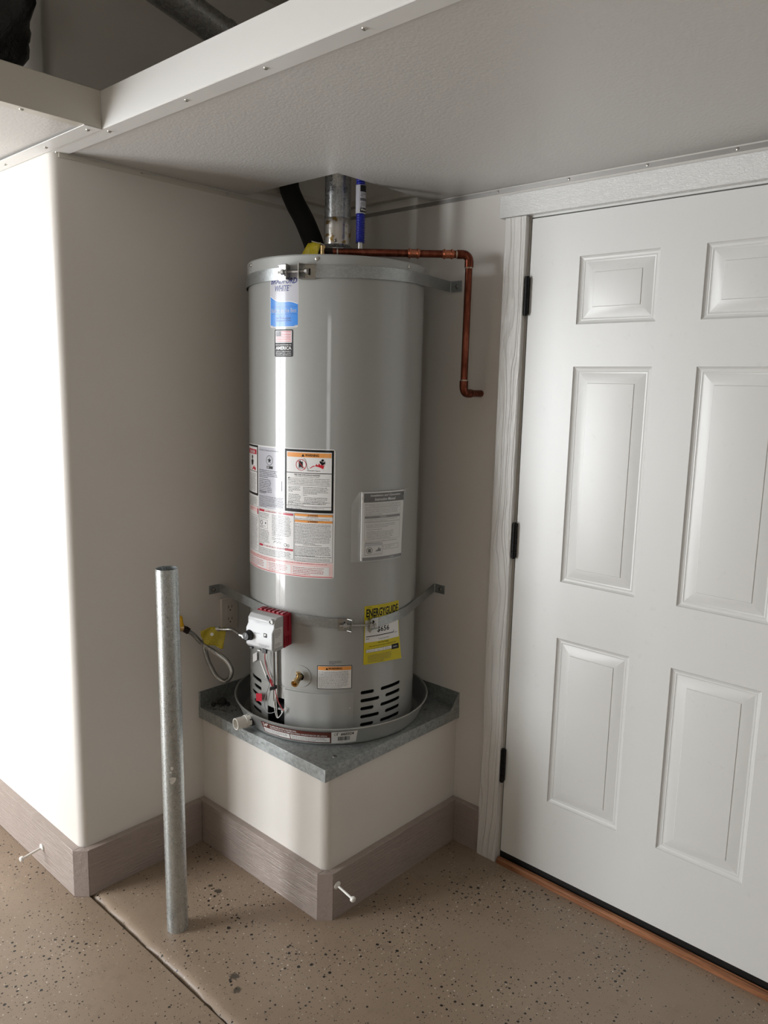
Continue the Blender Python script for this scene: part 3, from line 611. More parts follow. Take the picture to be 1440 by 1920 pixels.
# danger panel at the left
s.rect(-.014, .229, .0795, .384, 'ink', 1).rect(-.008, .236, .0735, .378, 'white_label', 2).rect(-.005, .356, .070, .371, 'label_red', 3).text('DANGER', .010, .3585, .060, .3675, 'white_label', 4, .015)
s.rect(-.008, .302, .0735, .3035, 'ink', 3)
s.ring(.036, .346, .0, .006, 'ink', 3).poly([(.024, .334), (.034, .340), (.046, .336), (.042, .322), (.030, .320)], 'ink', 3).poly([(.030, .306), (.062, .306), (.066, .316), (.058, .313), (.056, .322), (.050, .314), (.046, .320), (.040, .313)], 'red', 3)
s.lines(.0, .298, .070, 14, .0043, 'grey_ink', 3, seed=21).lines(.0, .225, .076, 8, .0036, 'ink', 1, seed=22)
# rating plate
s.rect(.084, .196, .202, .382, 'label_grey', 1)
s.text('AUTOMATIC STORAGE WATER HEATER', .087, .3705, .180, .3745, 'grey_ink', 2)
s.ring(.141, .3435, .0135, .0150, 'ink', 2)
st = [(.141+(.0095 if k % 2 == 0 else .004)*math.sin(k*math.pi/5), .3435+(.0095 if k % 2 == 0 else .004)*math.cos(k*math.pi/5)) for k in range(10)]
s.poly(st, 'ink', 2).rect(.128, .3185, .156, .3265, 'ink', 2).text('NSF', .130, .320, .140, .325, 'white_label', 3, .01)
s.lines(.088, .316, .186, 5, .0052, 'ink', 2, .9, 23).lines(.088, .288, .170, 9, .0052, 'ink', 2, .8, 24).text('1010 9250 001', .090, .2435, .126, .2475, 'ink', 2)
s.lines(.086, .236, .200, 9, .0040, 'ink', 2, 1, 25)
s.m.grid([[s.fn(.1905, .255, .0008), s.fn(.1935, .255, .0008)], [s.fn(.1905, .285, .0008), s.fn(.1935, .285, .0008)]], 'grey_ink')
# warning panel
s.rect(.2035, .1975, .3555, .3835, 'ink', 1).rect(.2095, .2065, .3495, .3765, 'white_label', 2)
s.rect(.212, .361, .348, .374, 'orange', 3).text('WARNING', .270, .3635, .312, .3712, 'ink', 4, .02); warn_tri(s, .2635, .3628, .0048)
s.ring(.2575, .3385, .0150, .0166, 'red', 4).rect(.2500, .3280, .2630, .3480, 'ink', 3).rect(.2525, .348, .2560, .3515, 'ink', 3).rect(.252, .3295, .261, .3315, 'white_label', 4)
s.poly([(.2468, .3500), (.2480, .3512), (.2690, .3278), (.2678, .3266)], 'red', 5)
hz = [(.2615, .350), (.264, .356), (.268, .357), (.272, .351), (.2745, .340), (.2765, .330), (.2800, .325)]
for (a, b), (c, d) in zip(hz, hz[1:]): s.poly([(a, b), (c, d), (c+.0009, d+.0006), (a+.0009, b+.0006)], 'ink', 3)
s.poly([(.283, .329), (.325, .329), (.328, .341), (.3225, .338), (.3205, .346), (.3165, .339), (.312, .345), (.309, .338), (.304, .343), (.301, .337), (.295, .3375)], 'red', 3)
s.ring(.3225, .3535, 0, .0036, 'ink', 4).poly([(.313, .350), (.316, .344), (.322, .339), (.330, .344), (.329, .352), (.327, .348), (.3215, .3485), (.3165, .352)], 'ink', 4)
s.text('Flammable Vapors', .276, .3195, .316, .3245, 'ink', 3, 0, .2)
s.rect(.2095, .3135, .3495, .3155, 'ink', 3)
s.text('FIRE AND EXPLOSION HAZARD', .236, .3070, .316, .3110, 'ink', 3, .015).text('Can result in serious injury or death', .238, .3020, .313, .3055, 'ink', 3)
warn_tri(s, .2175, .2965, .0028)
for k, t in enumerate(['Do not store or use gasoline or other flammable vapors and', 'liquids in the vicinity of this or any other appliance. Storage of or', 'use of gasoline or other flammable vapors or liquids in the vicinity', 'of this or any other appliance can result in serious injury or death.']):
    s.text(t, .2215 if k == 0 else .2145, .2960-.0049*k, .3455 if k % 2 else .342, .2995-.0049*k, 'ink', 3)
s.rect(.2135, .2783, .3450, .2790, 'ink', 3)
s.lines(.216, .2760, .258, 4, .0045, 'grey_ink', 3, .95, 31).lines(.216, .2530, .260, 6, .0045, 'grey_ink', 3, .95, 32)
s.lines(.264, .2760, .345, 5, .0045, 'grey_ink', 3, .95, 33).text('Vapors:', .264, .2475, .278, .2505, 'ink', 3).lines(.268, .2455, .345, 5, .0045, 'grey_ink', 3, .92, 34)
s.rect(.2135, .2285, .3460, .2290, 'ink', 3).lines(.214, .2280, .345, 2, .0048, 'ink', 3, .95, 35).rect(.2095, .2150, .3495, .2162, 'ink', 3).lines(.214, .2148, .345, 2, .0040, 'grey_ink', 3, .9, 36)
# lower left column
s.frame(.002, .054, .083, .195, .0007, 'ink', 1).rect(.006, .178, .076, .192, 'pink', 1).lines(.008, .191, .070, 2, .0055, 'label_red', 2, .9, 40).rect(.074, .172, .080, .190, 'label_red', 2).rect(.002, .165, .083, .1657, 'ink', 1).lines(.005, .163, .080, 22, .0048, 'grey_ink', 1, .95, 41)
# lower middle
s.frame(.0865, .052, .235, .193, .0006, 'ink', 1)
for (v, seed) in ((.1845, 1), (.0765, 2)):
    s.rect(.088, v, .116 if seed == 1 else .108, v+.0065, 'label_red', 2).rect(.196 if seed == 1 else .203, v, .2325, v+.0065, 'label_red', 2)
s.text('LIGHTING INSTRUCTIONS', .119, .1855, .193, .1900, 'label_red', 2, .01).text('TO TURN OFF GAS TO APPLIANCE', .111, .0775, .200, .0820, 'label_red', 2, .01)
s.lines(.090, .183, .148, 4, .0045, 'grey_ink', 2, .9, 42).lines(.152, .183, .230, 15, .0045, 'grey_ink', 2, .95, 43).frame(.091, .133, .132, .160, .0006, 'grey_ink', 2).ring(.101, .150, .005, .0065, 'ink', 3).ring(.122, .150, 0, .003, 'grey_ink', 3).lines(.094, .143, .130, 2, .004, 'ink', 3, .9, 44)
s.lines(.090, .131, .148, 10, .0045, 'grey_ink', 2, .9, 45).lines(.152, .113, .230, 2, .0045, 'grey_ink', 2, .6, 46)
for k in range(5): s.poly([(.158+.006*k, .095+.003*(k % 2)), (.166+.006*k, .102-.002*(k % 3)), (.1665+.006*k, .101-.002*(k % 3)), (.1585+.006*k, .094+.003*(k % 2))], 'ink', 2)
s.ring(.205, .093, .004, .005, 'ink', 2).ring(.215, .092, .003, .004, 'ink', 2).lines(.196, .086, .230, 2, .0035, 'grey_ink', 2, .8, 47).lines(.090, .074, .232, 5, .0044, 'grey_ink', 2, .95, 48)
# lower right
s.frame(.2365, .049, .3550, .194, .0008, 'ink', 1)
for v in (.1860, .1675): s.rect(.238, v, .3535, v+.0068, 'orange', 2).text('WARNING', .285, v+.0012, .310, v+.0056, 'ink', 3, .015); 
warn_tri(s, .2815, .187, .0022); warn_tri(s, .2815, .1685, .0022)
s.text('FOR YOUR SAFETY', .276, .1818, .312, .1845, 'ink', 2).lines(.239, .1815, .353, 2, .0040, 'grey_ink', 2, .98, 50).lines(.239, .1660, .353, 14, .0045, 'grey_ink', 2, .98, 51).text('STATE OF CALIFORNIA NOTICE', .266, .0985, .322, .1012, 'ink', 2).lines(.239, .0975, .353, 7, .0045, 'grey_ink', 2, .98, 52)
s.text('NOT FOR USE IN MANUFACTURED (MOBILE) HOMES', .239, .0625, .352, .0655, 'ink', 2, .01).lines(.239, .0615, .353, 3, .0042, 'grey_ink', 2, .98, 53)
# pink foot of the label
s.rect(.002, .0045, .3555, .0470, 'pink', 1).rect(.002, .0025, .3555, .0045, 'label_red', 2).lines(.006, .0465, .350, 2, .0048, 'label_red', 2, .98, 60)
for (a, b, sd) in ((.008, .128, 61), (.134, .225, 62), (.230, .345, 63)):
    s.rect(a, .008, b, .034, 'white_label', 2).lines(a+.003, .0335, b-.003, 5, .0050, 'label_red', 3, .9, sd)
# small inventory print and warning sticker
s = Sheet('small_print', on_cyl(-45.6, .7345), wh); s.lines(0, .012, .041, 3, .0040, 'grey_ink', 0, .95, 70, .6)
s = Sheet('small_warning_label', on_cyl(-53.3, .6545), wh, 'small warning label with an orange band above the access panel')
s.rrect(0, 0, .1070, .0755, .002, 'ink', 0).rect(.002, .002, .105, .0735, 'white_label', 1).rect(.003, .061, .104, .0725, 'orange', 2).text('WARNING', .034, .063, .076, .0705, 'ink', 3, .02); warn_tri(s, .0295, .0628, .004)
s.lines(.005, .059, .100, 12, .0045, 'grey_ink', 2, .98, 71)
# energy guide
def eg(u, v, h):
    k = max(0, u/.131-.25)*max(0, 1-v/.186); return pol(-23.8+.9*v+math.degrees(u/HR), HR+.001+h+.03*k*k, .7265+v)
s = Sheet('energy_label', eg, wh, 'yellow energy cost label with a curling lower corner')
s.rect(0, 0, .1330, .186, 'yellow', 0, 14); s.rect(.003, .070, .130, .141, 'white_label', 1, 4)
s.text('U.S. Government', .004, .1795, .026, .1825, 'ink', 1).text('Federal law prohibits removal of this label before consumer purchase', .046, .1795, .129, .1825, 'ink', 1)
s.text('ENERGYGUIDE', .006, .150, .128, .1765, 'ink', 2, .03)
s.text('$656', .045, .097, .091, .1165, 'ink', 2, .02).rect(.007, .0875, .110, .0900, 'ink', 2).poly([(.107, .092), (.111, .092), (.109, .096)], 'ink', 2).text('$648', .007, .079, .017, .0835, 'ink', 2).text('$689', .113, .085, .123, .0885, 'ink', 2).text('Cost Range of Similar Models', .050, .0745, .090, .0790, 'ink', 2)
s.text('First Hour Rating', .050, .0620, .088, .0670, 'ink', 2, .01).text('(How much hot water you get in the first hour of use)', .018, .0535, .116, .0585, 'ink', 2)
s.frame(.008, .037, .102, .0475, .0005, 'ink', 2).rect(.0085, .0375, .1015, .047, 'white_label', 1).rect(.037, .037, .0375, .0475, 'ink', 2).rect(.068, .037, .0685, .0475, 'ink', 2).rect(.100, .034, .127, .050, 'ink', 2).text('HIGH', .106, .040, .120, .044, 'white_label', 3)
s.text('Very Small', .012, .040, .032, .043, 'ink', 2).text('Low', .048, .040, .056, .043, 'ink', 2).text('Medium', .076, .040, .092, .043, 'ink', 2)
s.lines(.014, .0310, .105, 6, .0043, 'grey_ink', 2, .95, 80).text('ftc.gov/energy', .050, .0018, .070, .0042, 'ink', 2)
# manual in a clear bag: a thing hung on the jacket
mn = empty('instruction_manual', tuple(pol(-12, HR, 1.06)), 'white instruction booklet with black header in a clear bag on the heater', 'booklet')
def mnf(u, v, h):
    a = -27.2+math.degrees(u/HR); return pol(a, HR+.0078+h+.010*max(0, u/.145-.6)*(v/.207), 1.056+v)
m = MB(); rows = []
for v in (0, .207):
    rows.append([mnf(.147*k/16, v, -.006) for k in range(17)]+[mnf(.147*k/16, v, 0) for k in range(16, -1, -1)])
m.grid(rows, 'white_label', True); m.f += [tuple(range(33, -1, -1)), tuple(range(34, 68))]; m.mi += [0, 0]; m.build('booklet', mn, sharp=30)
s = Sheet('cover_print', mnf, mn)
s.rect(.006, .176, .1468, .2035, 'ink', 1).text('Installation and Operation', .026, .1915, .132, .1995, 'white_label', 2, .02, .25).text('Instruction Manual', .040, .1805, .114, .1890, 'white_label', 2, .02, .25)
s.frame(.009, .1615, .134, .1715, .0005, 'ink', 1).text('Residential Power Direct Vent Gas Models', .012, .1670, .131, .1700, 'ink', 2).text('(Combination Gas Control Valve Only)', .024, .1630, .120, .1660, 'ink', 2)
s.frame(.009, .136, .134, .1600, .0005, 'ink', 1).lines(.012, .1590, .131, 5, .0042, 'grey_ink', 1, .96, 90).rect(.009, .128, .134, .1345, 'grey_ink', 1).text('WARNING', .058, .1292, .082, .1333, 'white_label', 2)
s.frame(.009, .116, .134, .1270, .0005, 'ink', 1).lines(.012, .1262, .131, 2, .0042, 'grey_ink', 1, .96, 91).frame(.009, .062, .134, .1150, .0005, 'grey_ink', 1).lines(.014, .1120, .130, 3, .0042, 'grey_ink', 1, .9, 92).text('WHAT TO DO IF YOU SMELL GAS', .016, .0920, .066, .0950, 'ink', 1).lines(.016, .0900, .128, 6, .0042, 'grey_ink', 1, .85, 93)
s.lines(.012, .0600, .130, 2, .0042, 'ink', 1, .96, 94).frame(.011, .016, .069, .052, .0009, 'ink', 1).rect(.013, .0435, .067, .0500, 'label_grey', 2).ring(.026, .030, .0085, .0100, 'ink', 2).rect(.0215, .0245, .0305, .0350, 'ink', 2).poly([(.044, .026), (.064, .026), (.063, .036), (.059, .033), (.057, .040), (.053, .032), (.050, .031)], 'grey_ink', 2).text('Flammable Vapors', .040, .019, .064, .022, 'ink', 2)
s.frame(.073, .030, .131, .044, .0007, 'ink', 1).lines(.079, .0430, .127, 2, .0042, 'grey_ink', 2, .9, 95).rect(.004, .0, .1468, .0095, 'grey_ink', 1).lines(.098, .0075, .132, 1, .0040, 'white_label', 2, 1, 96)
m = MB(); rows = []; random.seed(6)
for j in range(13):
    v = -.004+.212*j/12; rows.append([])
    for k in range(29):
        u = (-.030 if j < 11 else -.030+.012*(j-10))+(.186 if j < 3 else .183)*k/28
        a = -27.2+math.degrees(u/HR); inside = 0 < u < .148
        rows[-1].append(pol(a, HR+(.0105+.010*max(0, u/.145-.6)*(v/.207) if inside else .0015+.002*abs(math.sin(v*40+u*90))), 1.056+v))
m.grid(rows, 'film'); m.build('clear_bag', mn, sharp=60)
# labels on the pan
def panf(th0, z0, k=0):
    def f(u, v, h):
        z = z0+v+k*u; r = PB+(PR-.004-PB)*(z-PZ0-.006)/(PZ1-.010-PZ0); return pol(th0+math.degrees(u/.317), r+h+.0004, z)
    return f
s = Sheet('pan_label', panf(-87.0, PZ0+.010), pan, 'brown and white printed label on the pan rim')
s.rect(0, 0, .2385, .042, 'brown', 0).rect(.004, .003, .104, .021, 'white_label', 1).rect(.107, .003, .2345, .021, 'white_label', 1)
s.text('24"', .006, .0265, .029, .0395, 'white_label', 1, .02).text('ALUMINUM WATER HEATER PAN', .035, .0325, .130, .0385, 'white_label', 1, .015).text('RECIPIENTE DE ALUMINIO PARA CALENTADOR DE AGUA', .035, .0245, .226, .0300, 'white_label', 1, .015)
s.lines(.007, .0200, .100, 3, .0050, 'ink', 2, .95, 100).lines(.110, .0200, .231, 3, .0050, 'ink', 2, .95, 101)
s = Sheet('pan_label', panf(-43.8, PZ0+.008, .03), pan, 'white barcode label on the pan rim')
s.rect(0, 0, .079, .045, 'white_label', 0).text('#6E024', .028, .029, .068, .041, 'ink', 1, .02); s.ring(.013, .035, .0035, .0047, 'ink', 1).poly([(.017, .031), (.0185, .031), (.0185, .040), (.022, .040), (.022, .0415), (.017, .0415)], 'ink', 1)
rn = random.Random(5); u = .020
while u < .058: w_ = rn.choice([.0008, .0012, .002]); s.rect(u, .010, u+w_, .026, 'ink', 1); u += w_+rn.choice([.0008, .0014])
s.lines(.024, .0085, .058, 1, .0035, 'grey_ink', 1, 1, 102)
flush_sheets()
# ------------------------------------------------------------------ seismic straps
def ribbon(m, pts, hw, mat, th=.0016):
    """pts: (x, y, zc); a flat band standing on edge"""
    rows = []
    for i, p in enumerate(pts):
        a = Vector(pts[max(i-1, 0)]); b = Vector(pts[min(i+1, len(pts)-1)]); t = b-a; t.z = 0; t.normalize(); nn_ = Vector((t.y, -t.x, 0))
        p = Vector(p); up = Vector((0, 0, hw)); rows.append([p-up, p+up, p+up+nn_*th, p-up+nn_*th])
    m.grid(rows, mat, True); o = len(m.v); m.f += [(o-4, o-3, o-2, o-1), (o-4*len(pts)+3, o-4*len(pts)+2, o-4*len(pts)+1, o-4*len(pts))]; m.mi += [m.m(mat)]*2
def tangent(ax_, ay_, side, R):
    dx, dy = ax_-HX, ay_-HY; D = math.hypot(dx, dy); return math.degrees(math.atan2(dy, dx))+side*math.degrees(math.acos(R/D))
def strap(name, label, hw, left, right, gapL, gapR, zf, dth=0):
    RS = HR+.0042; e = empty(name, (HX, HY, zf(-60)), label, 'strap', 'earthquake straps around the water heater')
    tl = tangent(left[0], left[1], 1, RS); tr_ = tangent(right[0], right[1], -1, RS)
    if tl > 0: tl -= 360
    m = MB(); P = [(left[0]+.0005, left[1]-.042, left[2]), (left[0]+.0005, left[1], left[2]), (left[0]+.006, left[1]+.003, left[2])]
    if True:
        K = 24; P += [tuple(pol(tl+(gapL-tl)*k/K, RS, zf(tl+(gapL-tl)*k/K))) for k in range(K+1)]
    ribbon(m, P, hw, 'galv_strap'); m.build('band', e, sharp=40)
    m = MB(); K = 24; P = [tuple(pol(gapR+(tr_-gapR)*k/K, RS, zf(gapR+(tr_-gapR)*k/K))) for k in range(K+1)]
    P += [(right[0]-.003, right[1]-.006, right[2]), (right[0], right[1]-.0022, right[2]), (right[0]+.042, right[1]-.0022, right[2])]
    ribbon(m, P, hw, 'galv_strap'); m.build('band', e, sharp=40)
    screw_head('lag_screw', (right[0]+.024, right[1]-.0035, right[2]), (0, -1, 0), .0075, e, 'steel_dull')
    screw_head('lag_screw', (left[0]+.0035, left[1]-.024, left[2]), (1, 0, 0), .0075, e, 'steel_dull')
    for sgn, g_ in ((-1, gapL), (1, gapR)):
        zc = zf(g_); rad = RS+.0022; wv_ = math.degrees(.034/rad); m = MB()
        rows = []
        for k in range(7): a = g_+sgn*wv_*(1-k/6)*1; rows.append((a, rad))
        pts_ = [tuple(pol(a, r, zc)) for a, r in rows]+[tuple(pol(g_-sgn*.5, rad+.004, zc)), tuple(pol(g_-sgn*1.0, rad+.026, zc))]
        ribbon(m, pts_, hw+.004, 'steel', .0018); 
        # folded ears above and below the band
        for zz in (hw+.003, -hw-.003):
            m.add([tuple(pol(a, r, zc+zz+d)) for d in (0, .0015) for a, r in ((g_+sgn*wv_, rad), (g_, rad), (g_-sgn*1.0, rad+.024), (g_+sgn*wv_*.2, rad+.010), (g_+sgn*wv_, rad+.006))],
                  [(0, 1, 2, 3, 4), (9, 8, 7, 6, 5)]+[(i, (i+1) % 5, 5+(i+1) % 5, 5+i) for i in range(5)], 'steel')
        ears = m.build('buckle', e, sharp=30)
        m = MB(); m.box(0, .004, 0, .001, -.009, .009, 'slot_dark', lambda p: pol(g_+sgn*wv_*.45+math.degrees(p.x/rad), rad+.0018+p.y, zc+p.z)); m.build('buckle_slot', ears)
    a0, a1 = gapL-2.6, gapR+2.2; zb0, zb1 = zf(gapL), zf(gapR)
    m = MB(); pa, pb = pol(a0-3, RS+.017, zb0), pol(a1, RS+.017, zb1); m.tube([pa, pb], .0030, 'zinc', 10)
    d_ = (pb-pa).normalized(); m.tube([pb-d_*.001, pb+d_*.006], .0072, 'zinc', 6); g0 = pol(gapL-1.0, RS+.017, zb0); m.tube([g0-d_*.012, g0-d_*.004], .0078, 'zinc', 6); m.build('tension_bolt', e)
    return e
strap('heater_strap', 'upper galvanised strap around the top of the water heater', .0170, (.0, -.30, 1.90), (.530, 0, 1.897), -72.3, -63.2, lambda a: 1.8855+.00012*(a+60))
strap('heater_strap', 'lower galvanised strap crossing the yellow label on the water heater', .0150, (.0, -.545, .882), (.505, 0, .884), -34.0, -21.3, lambda a: .8725+((-60-a)*.0002 if a < -60 else -(a+60)*.0004 if a < -20 else -.016+(a+20)*.0004))
# ------------------------------------------------------------------ vent, pipes
ve = empty('vent_pipe', (HX, HY, 1.943), 'galvanised flue pipe rising from the middle of the heater lid', 'pipe')
m = MB(); m.lathe([(.030, 1.975), (.047, 1.978), (.052, 1.984), (.051, 1.991), (.0435, 2.000), (.041, 2.006)], (HX, HY, 0), 'galv_vent', 48); m.build('draft_hood', ve, sharp=30)
for a in (-110, -40, 20, 120, 200):
    m = MB(); m.box(-.006, .006, .043, .045, 1.9405, 1.979, 'galv_vent', lambda p: Vector((HX, HY, 0))+(pol(a, 1, 0)-pol(a, 0, 0))*p.y+Vector((-math.sin(math.radians(a)), math.cos(math.radians(a)), 0))*p.x+Vector((0, 0, p.z))); m.build('hood_leg', ve)
VR = .0405
m = MB(); m.lathe([(VR+.0012, 2.004), (VR+.0016, 2.006), (VR+.0010, 2.030), (VR+.0014, 2.055), (VR+.0010, 2.082), (VR, 2.083)], (HX, HY, 0), 'vent_foil', 40); m.build('foil_tape', ve, sharp=60)
m = MB(); elb = [(HX, HY, 2.0), (HX, HY, 2.30)]; c_ = Vector((HX, HY-.10, 2.30))
top = [Vector((HX, HY-.10+.10*math.cos(a), 2.30+.10*math.sin(a))) for a in [math.radians(77*k/10) for k in range(11)]]
dirv = Vector((0, -math.sin(math.radians(77)), math.cos(math.radians(77)))); end = top[-1]+dirv*1.2
m.tube([(HX, HY, 2.0), (HX, HY, 2.28)]+top+[end], VR, 'galv_vent', 40); m.build('flue', ve, sharp=50)
m = MB(); m.box(-.002, .002, VR-.001, VR+.0015, 2.085, 2.29, 'galv_vent', lambda p: Vector((HX, HY, 0))+Vector((math.cos(math.radians(-25)), math.sin(math.radians(-25)), 0))*p.y+Vector((.42, .9, 0))*p.x+Vector((0, 0, p.z))); m.build('seam', ve)
mid = top[-1]+dirv*.35
m = MB(); m.tube([mid-dirv*.01, mid-dirv*.004, mid+dirv*.004, mid+dirv*.01], [VR+.0005, VR+.003, VR+.003, VR+.0005], 'galv_vent', 40); m.build('joint_bead', ve)
# offset so that the run passes where the photograph shows it
screw_head('vent_screw', pol(-52, VR+.0016, 2.012), pol(-52, 1, 0)-pol(-52, 0, 0), .005, ve, 'steel_dull')
# black insulated pipe
bp = empty('insulated_pipe', (.213, HY, 1.943), 'thick black foam insulated hot water pipe left of the flue', 'pipe')
m = MB(); m.tube(smooth_path([(.212, HY, 1.955), (.205, HY, 2.008), (.184, HY, 2.051), (.150, HY, 2.105), (.108, HY, 2.160), (.066, HY+.01, 2.222), (.050, HY+.03, 2.30), (.050, HY+.03, 2.6)], 6), .0325, 'foam', 28); m.build('foam_sleeve', bp)
m = MB(); m.cyl((.212, HY, 1.9425), (.212, HY, 1.96), .013, 'brass', 16); m.build('nipple', bp)
# blue flex connector
fp = empty('flex_connector', (.41, HY, 1.943), 'blue coated corrugated water connector right of the flue', 'pipe')
m = MB(); m.cyl((.41, HY, 1.9405), (.41, HY, 2.010), .0075, 'zinc', 20); m.build('nipple', fp)
pth = resample(smooth_path([(.41, HY, 2.003), (.41, HY, 2.10), (.409, HY, 2.17), (.405, HY, 2.22), (.39, HY+.03, 2.28), (.36, HY+.1, 2.34)], 8), .0018)
m = MB(); m.tube(pth, [.0128+.0014*math.cos(i*2*math.pi*.0018/.0072) for i in range(len(pth))], 'blue_plastic', 20); m.build('corrugated_sleeve', fp, sharp=80)
s = Sheet('paper_label', lambda u, v, h: Vector((.4095+(.0150+h)*math.cos(u/.015-1.7), HY+(.0150+h)*math.sin(u/.015-1.7), 2.086+v)), fp, 'black and white wrap label'); PENDING[:] = [s]
def rect15(u0, v0, u1, v1, mat, lay):
    k = 10; s.m.grid([[s.fn(u0+(u1-u0)*i/k, v0+(v1-v0)*j/3, .0003+.00025*lay) for i in range(k+1)] for j in range(4)], mat)
rect15(-.018, 0, .036, .082, 'label_grey', 0); rect15(.012, .062, .034, .081, 'ink', 1); rect15(.012, .003, .034, .016, 'ink', 1); rect15(.012, .036, .034, .044, 'grey_ink', 1)
s.text('Falcon', .014, .070, .028, .078, 'white_label', 2).text('Water', .014, .007, .033, .0135, 'white_label', 2, .02).lines(.013, .061, .033, 3, .004, 'ink', 1, 1, 3).lines(.013, .034, .033, 4, .004, 'ink', 1, 1, 4)
s.texts = [t for t in s.texts if t[0] != 'Falcon']
flush_sheets()
# copper relief line
cp = empty('copper_pipe', (.663, 0, 1.557), 'copper relief pipe running from the heater top to the back wall', 'pipe')
ZP, ZQ, XP, YP, CR = 1.974, 1.557, .663, -.090, .0111
P0 = Vector((.373, -.386, ZP-.005)); P1 = Vector((XP, YP, ZP)); P2 = Vector((XP, YP-.003, ZQ)); P3 = Vector((XP, 0.01, ZQ))
def seg(name, a, b, r=CR, mat='copper'):
    m = MB(); m.tube([a, b], r, mat, 24); return m.build(name, cp)
d1 = (P1-P0).normalized(); seg('pipe_run', P0, P1-d1*.025); seg('pipe_drop', P1-Vector((0, 0, .02)), P2+Vector((0, 0, .02))); seg('wall_stub', P2+Vector((0, .02, 0)), P3)
def elbow(c, da, db, R=.020):
    a = c+da*R; b = c+db*R; pts_ = [c+da*(R+.018)]+[a]+[c+(da+db)*R-(db*math.cos(t)+da*math.sin(t))*R for t in [math.radians(90*k/8) for k in range(9)]][::1]+[b, c+db*(R+.018)]
    m = MB(); m.tube(pts_, [CR+.0024]*2+[CR+.0019]*(len(pts_)-4)+[CR+.0024]*2, 'copper', 24); o = m.build('elbow', cp, sharp=60)
    for d_, e_ in ((da, R+.018), (db, R+.018)):
        m = MB(); q_ = c+d_*e_; m.tube([q_-d_*.0008, q_+d_*.0035], [CR+.0024, CR+.0005], 'solder', 24); m.build('solder_ring', o)
elbow(P1, -d1, Vector((0, 0, -1))); elbow(P2, Vector((0, 0, 1)), Vector((0, 1, 0)))
for t0, t1 in ((.545, .635), (.800, .885)):
    LL = (P1-P0).length; a, b = P0+d1*LL*t0, P0+d1*LL*t1
    m = MB(); q_ = [a, a+d1*.003, a+d1*.005, a+d1*.008, a+d1*.010, b-d1*.010, b-d1*.008, b-d1*.005, b-d1*.003, b]
    m.tube(q_, [CR+.0015, CR+.0015, CR+.004, CR+.004, CR+.0015, CR+.0015, CR+.004, CR+.004, CR+.0015, CR+.0015], 'copper_bright', 24); m.build('press_coupling', cp)
q_ = P0+d1*.012; m = MB(); m.tube([q_, q_+d1*.004], CR+.001, 'solder', 24); m.build('solder_ring', cp)
# relief valve the pipe starts from
rv = empty('relief_valve', (.352, -.406, 1.943), 'brass relief valve beneath the yellow tag on the heater top', 'valve')
m = MB(); b_ = P0-d1*.020; m.tube([b_-d1*.002, b_+d1*.0195], .0125, 'dark_nut', 8); c_ = b_-d1*.010
m.tube([Vector((c_.x, c_.y, 1.9405)), Vector((c_.x, c_.y, 1.958)), Vector((c_.x, c_.y, 1.958)), Vector((c_.x, c_.y, 1.986))], [.0125, .0125, .0085, .0085], 'brass', 16); m.build('valve_body', rv)
m = MB(); m.box(-.034, .004, -.004, .004, -.001, .0012, 'zinc', lambda p: Vector((c_.x, c_.y, 1.9875))+d1*p.x+Vector((-d1.y, d1.x, 0))*p.y+Vector((0, 0, p.z+.003-p.x*.25-.001))); m.build('test_lever', rv, bevel=.0004)
yt = MB(); 
rows = []
tl_, tr2, bl_, br_ = Vector((.300, -.422, 1.997)), Vector((.352, -.417, 1.995)), Vector((.271, -.430, 1.944)), Vector((.345, -.424, 1.943))
for j in range(5):
    rows.append([(bl_.lerp(br_, i/8)).lerp(tl_.lerp(tr2, i/8), j/4)+Vector((.002, -.004, 0))*math.sin(i*.9+j) for i in range(9)])
yt.grid(rows, 'yellow_film'); o = yt.build('tag'); tag(o, 'crumpled yellow tag at the heater top beside the flue', 'tag')
sm = o.modifiers.new('s', 'SOLIDIFY'); sm.thickness = .0006; o.name = 'yellow_tag'
# ------------------------------------------------------------------ gas connector, shutoff, tag
gc = empty('gas_connector', (.05, -.705, .778), 'looping corrugated steel gas hose left of the heater', 'hose')
hp = [(.05, -.705, .778), (.06, -.69, .764), (.075, -.676, .741), (.095, -.664, .725), (.105, -.646, .709), (.105, -.617, .685), (.1, -.586, .654), (.09, -.564, .616), (.08, -.566, .587), (.07, -.582, .579), (.06, -.605, .601), (.055, -.622, .636), (.05, -.633, .669), (.05, -.641, .705), (.06, -.649, .737), (.075, -.649, .766), (.1, -.641, .781), (.15, -.636, .791), (.19, -.634, .799), tuple(INLET)]
pth = resample(smooth_path(hp, 8), .0011)
m = MB(); m.tube(pth, [(.0073+.0011*math.cos(i*2*math.pi*.0011/.0044)) if i < len(pth)*.80 else .0048+.0006*math.cos(i*2*math.pi*.0011/.0033) for i in range(len(pth))], 'steel', 14); m.build('corrugated_hose', gc, sharp=85)
m = MB(); d_ = (Vector(hp[0])-Vector(hp[1])).normalized(); e_ = Vector(hp[0]); m.tube([e_-d_*.004, e_+d_*.012], .0115, 'dark_nut', 6); m.tube([e_+d_*.012, e_+d_*.02], .009, 'dark_nut', 12); m.build('flare_nut', gc, bevel=.0008)
sv = empty('shutoff_valve', (0, -.735, .80), 'gas shutoff valve with yellow handle behind the steel post', 'valve')
m = MB(); e2 = e_+d_*.018; m.tube([(0, e2.y-.02, e2.z+.004), (.028, e2.y-.02, e2.z+.004)], .011, 'dark_nut', 16); m.tube([(.028, e2.y-.034, e2.z+.008), tuple(e2)], .0125, 'brass', 14); m.build('valve_body', sv)
m = MB(); m.lathe([(0, 0), (.013, 0), (.014, .004), (.012, .010), (.010, .030), (.006, .034), (0, .034)], (.040, e2.y-.012, e2.z+.008), 'handle_yellow', 16); m.build('handle', sv, bevel=.001)
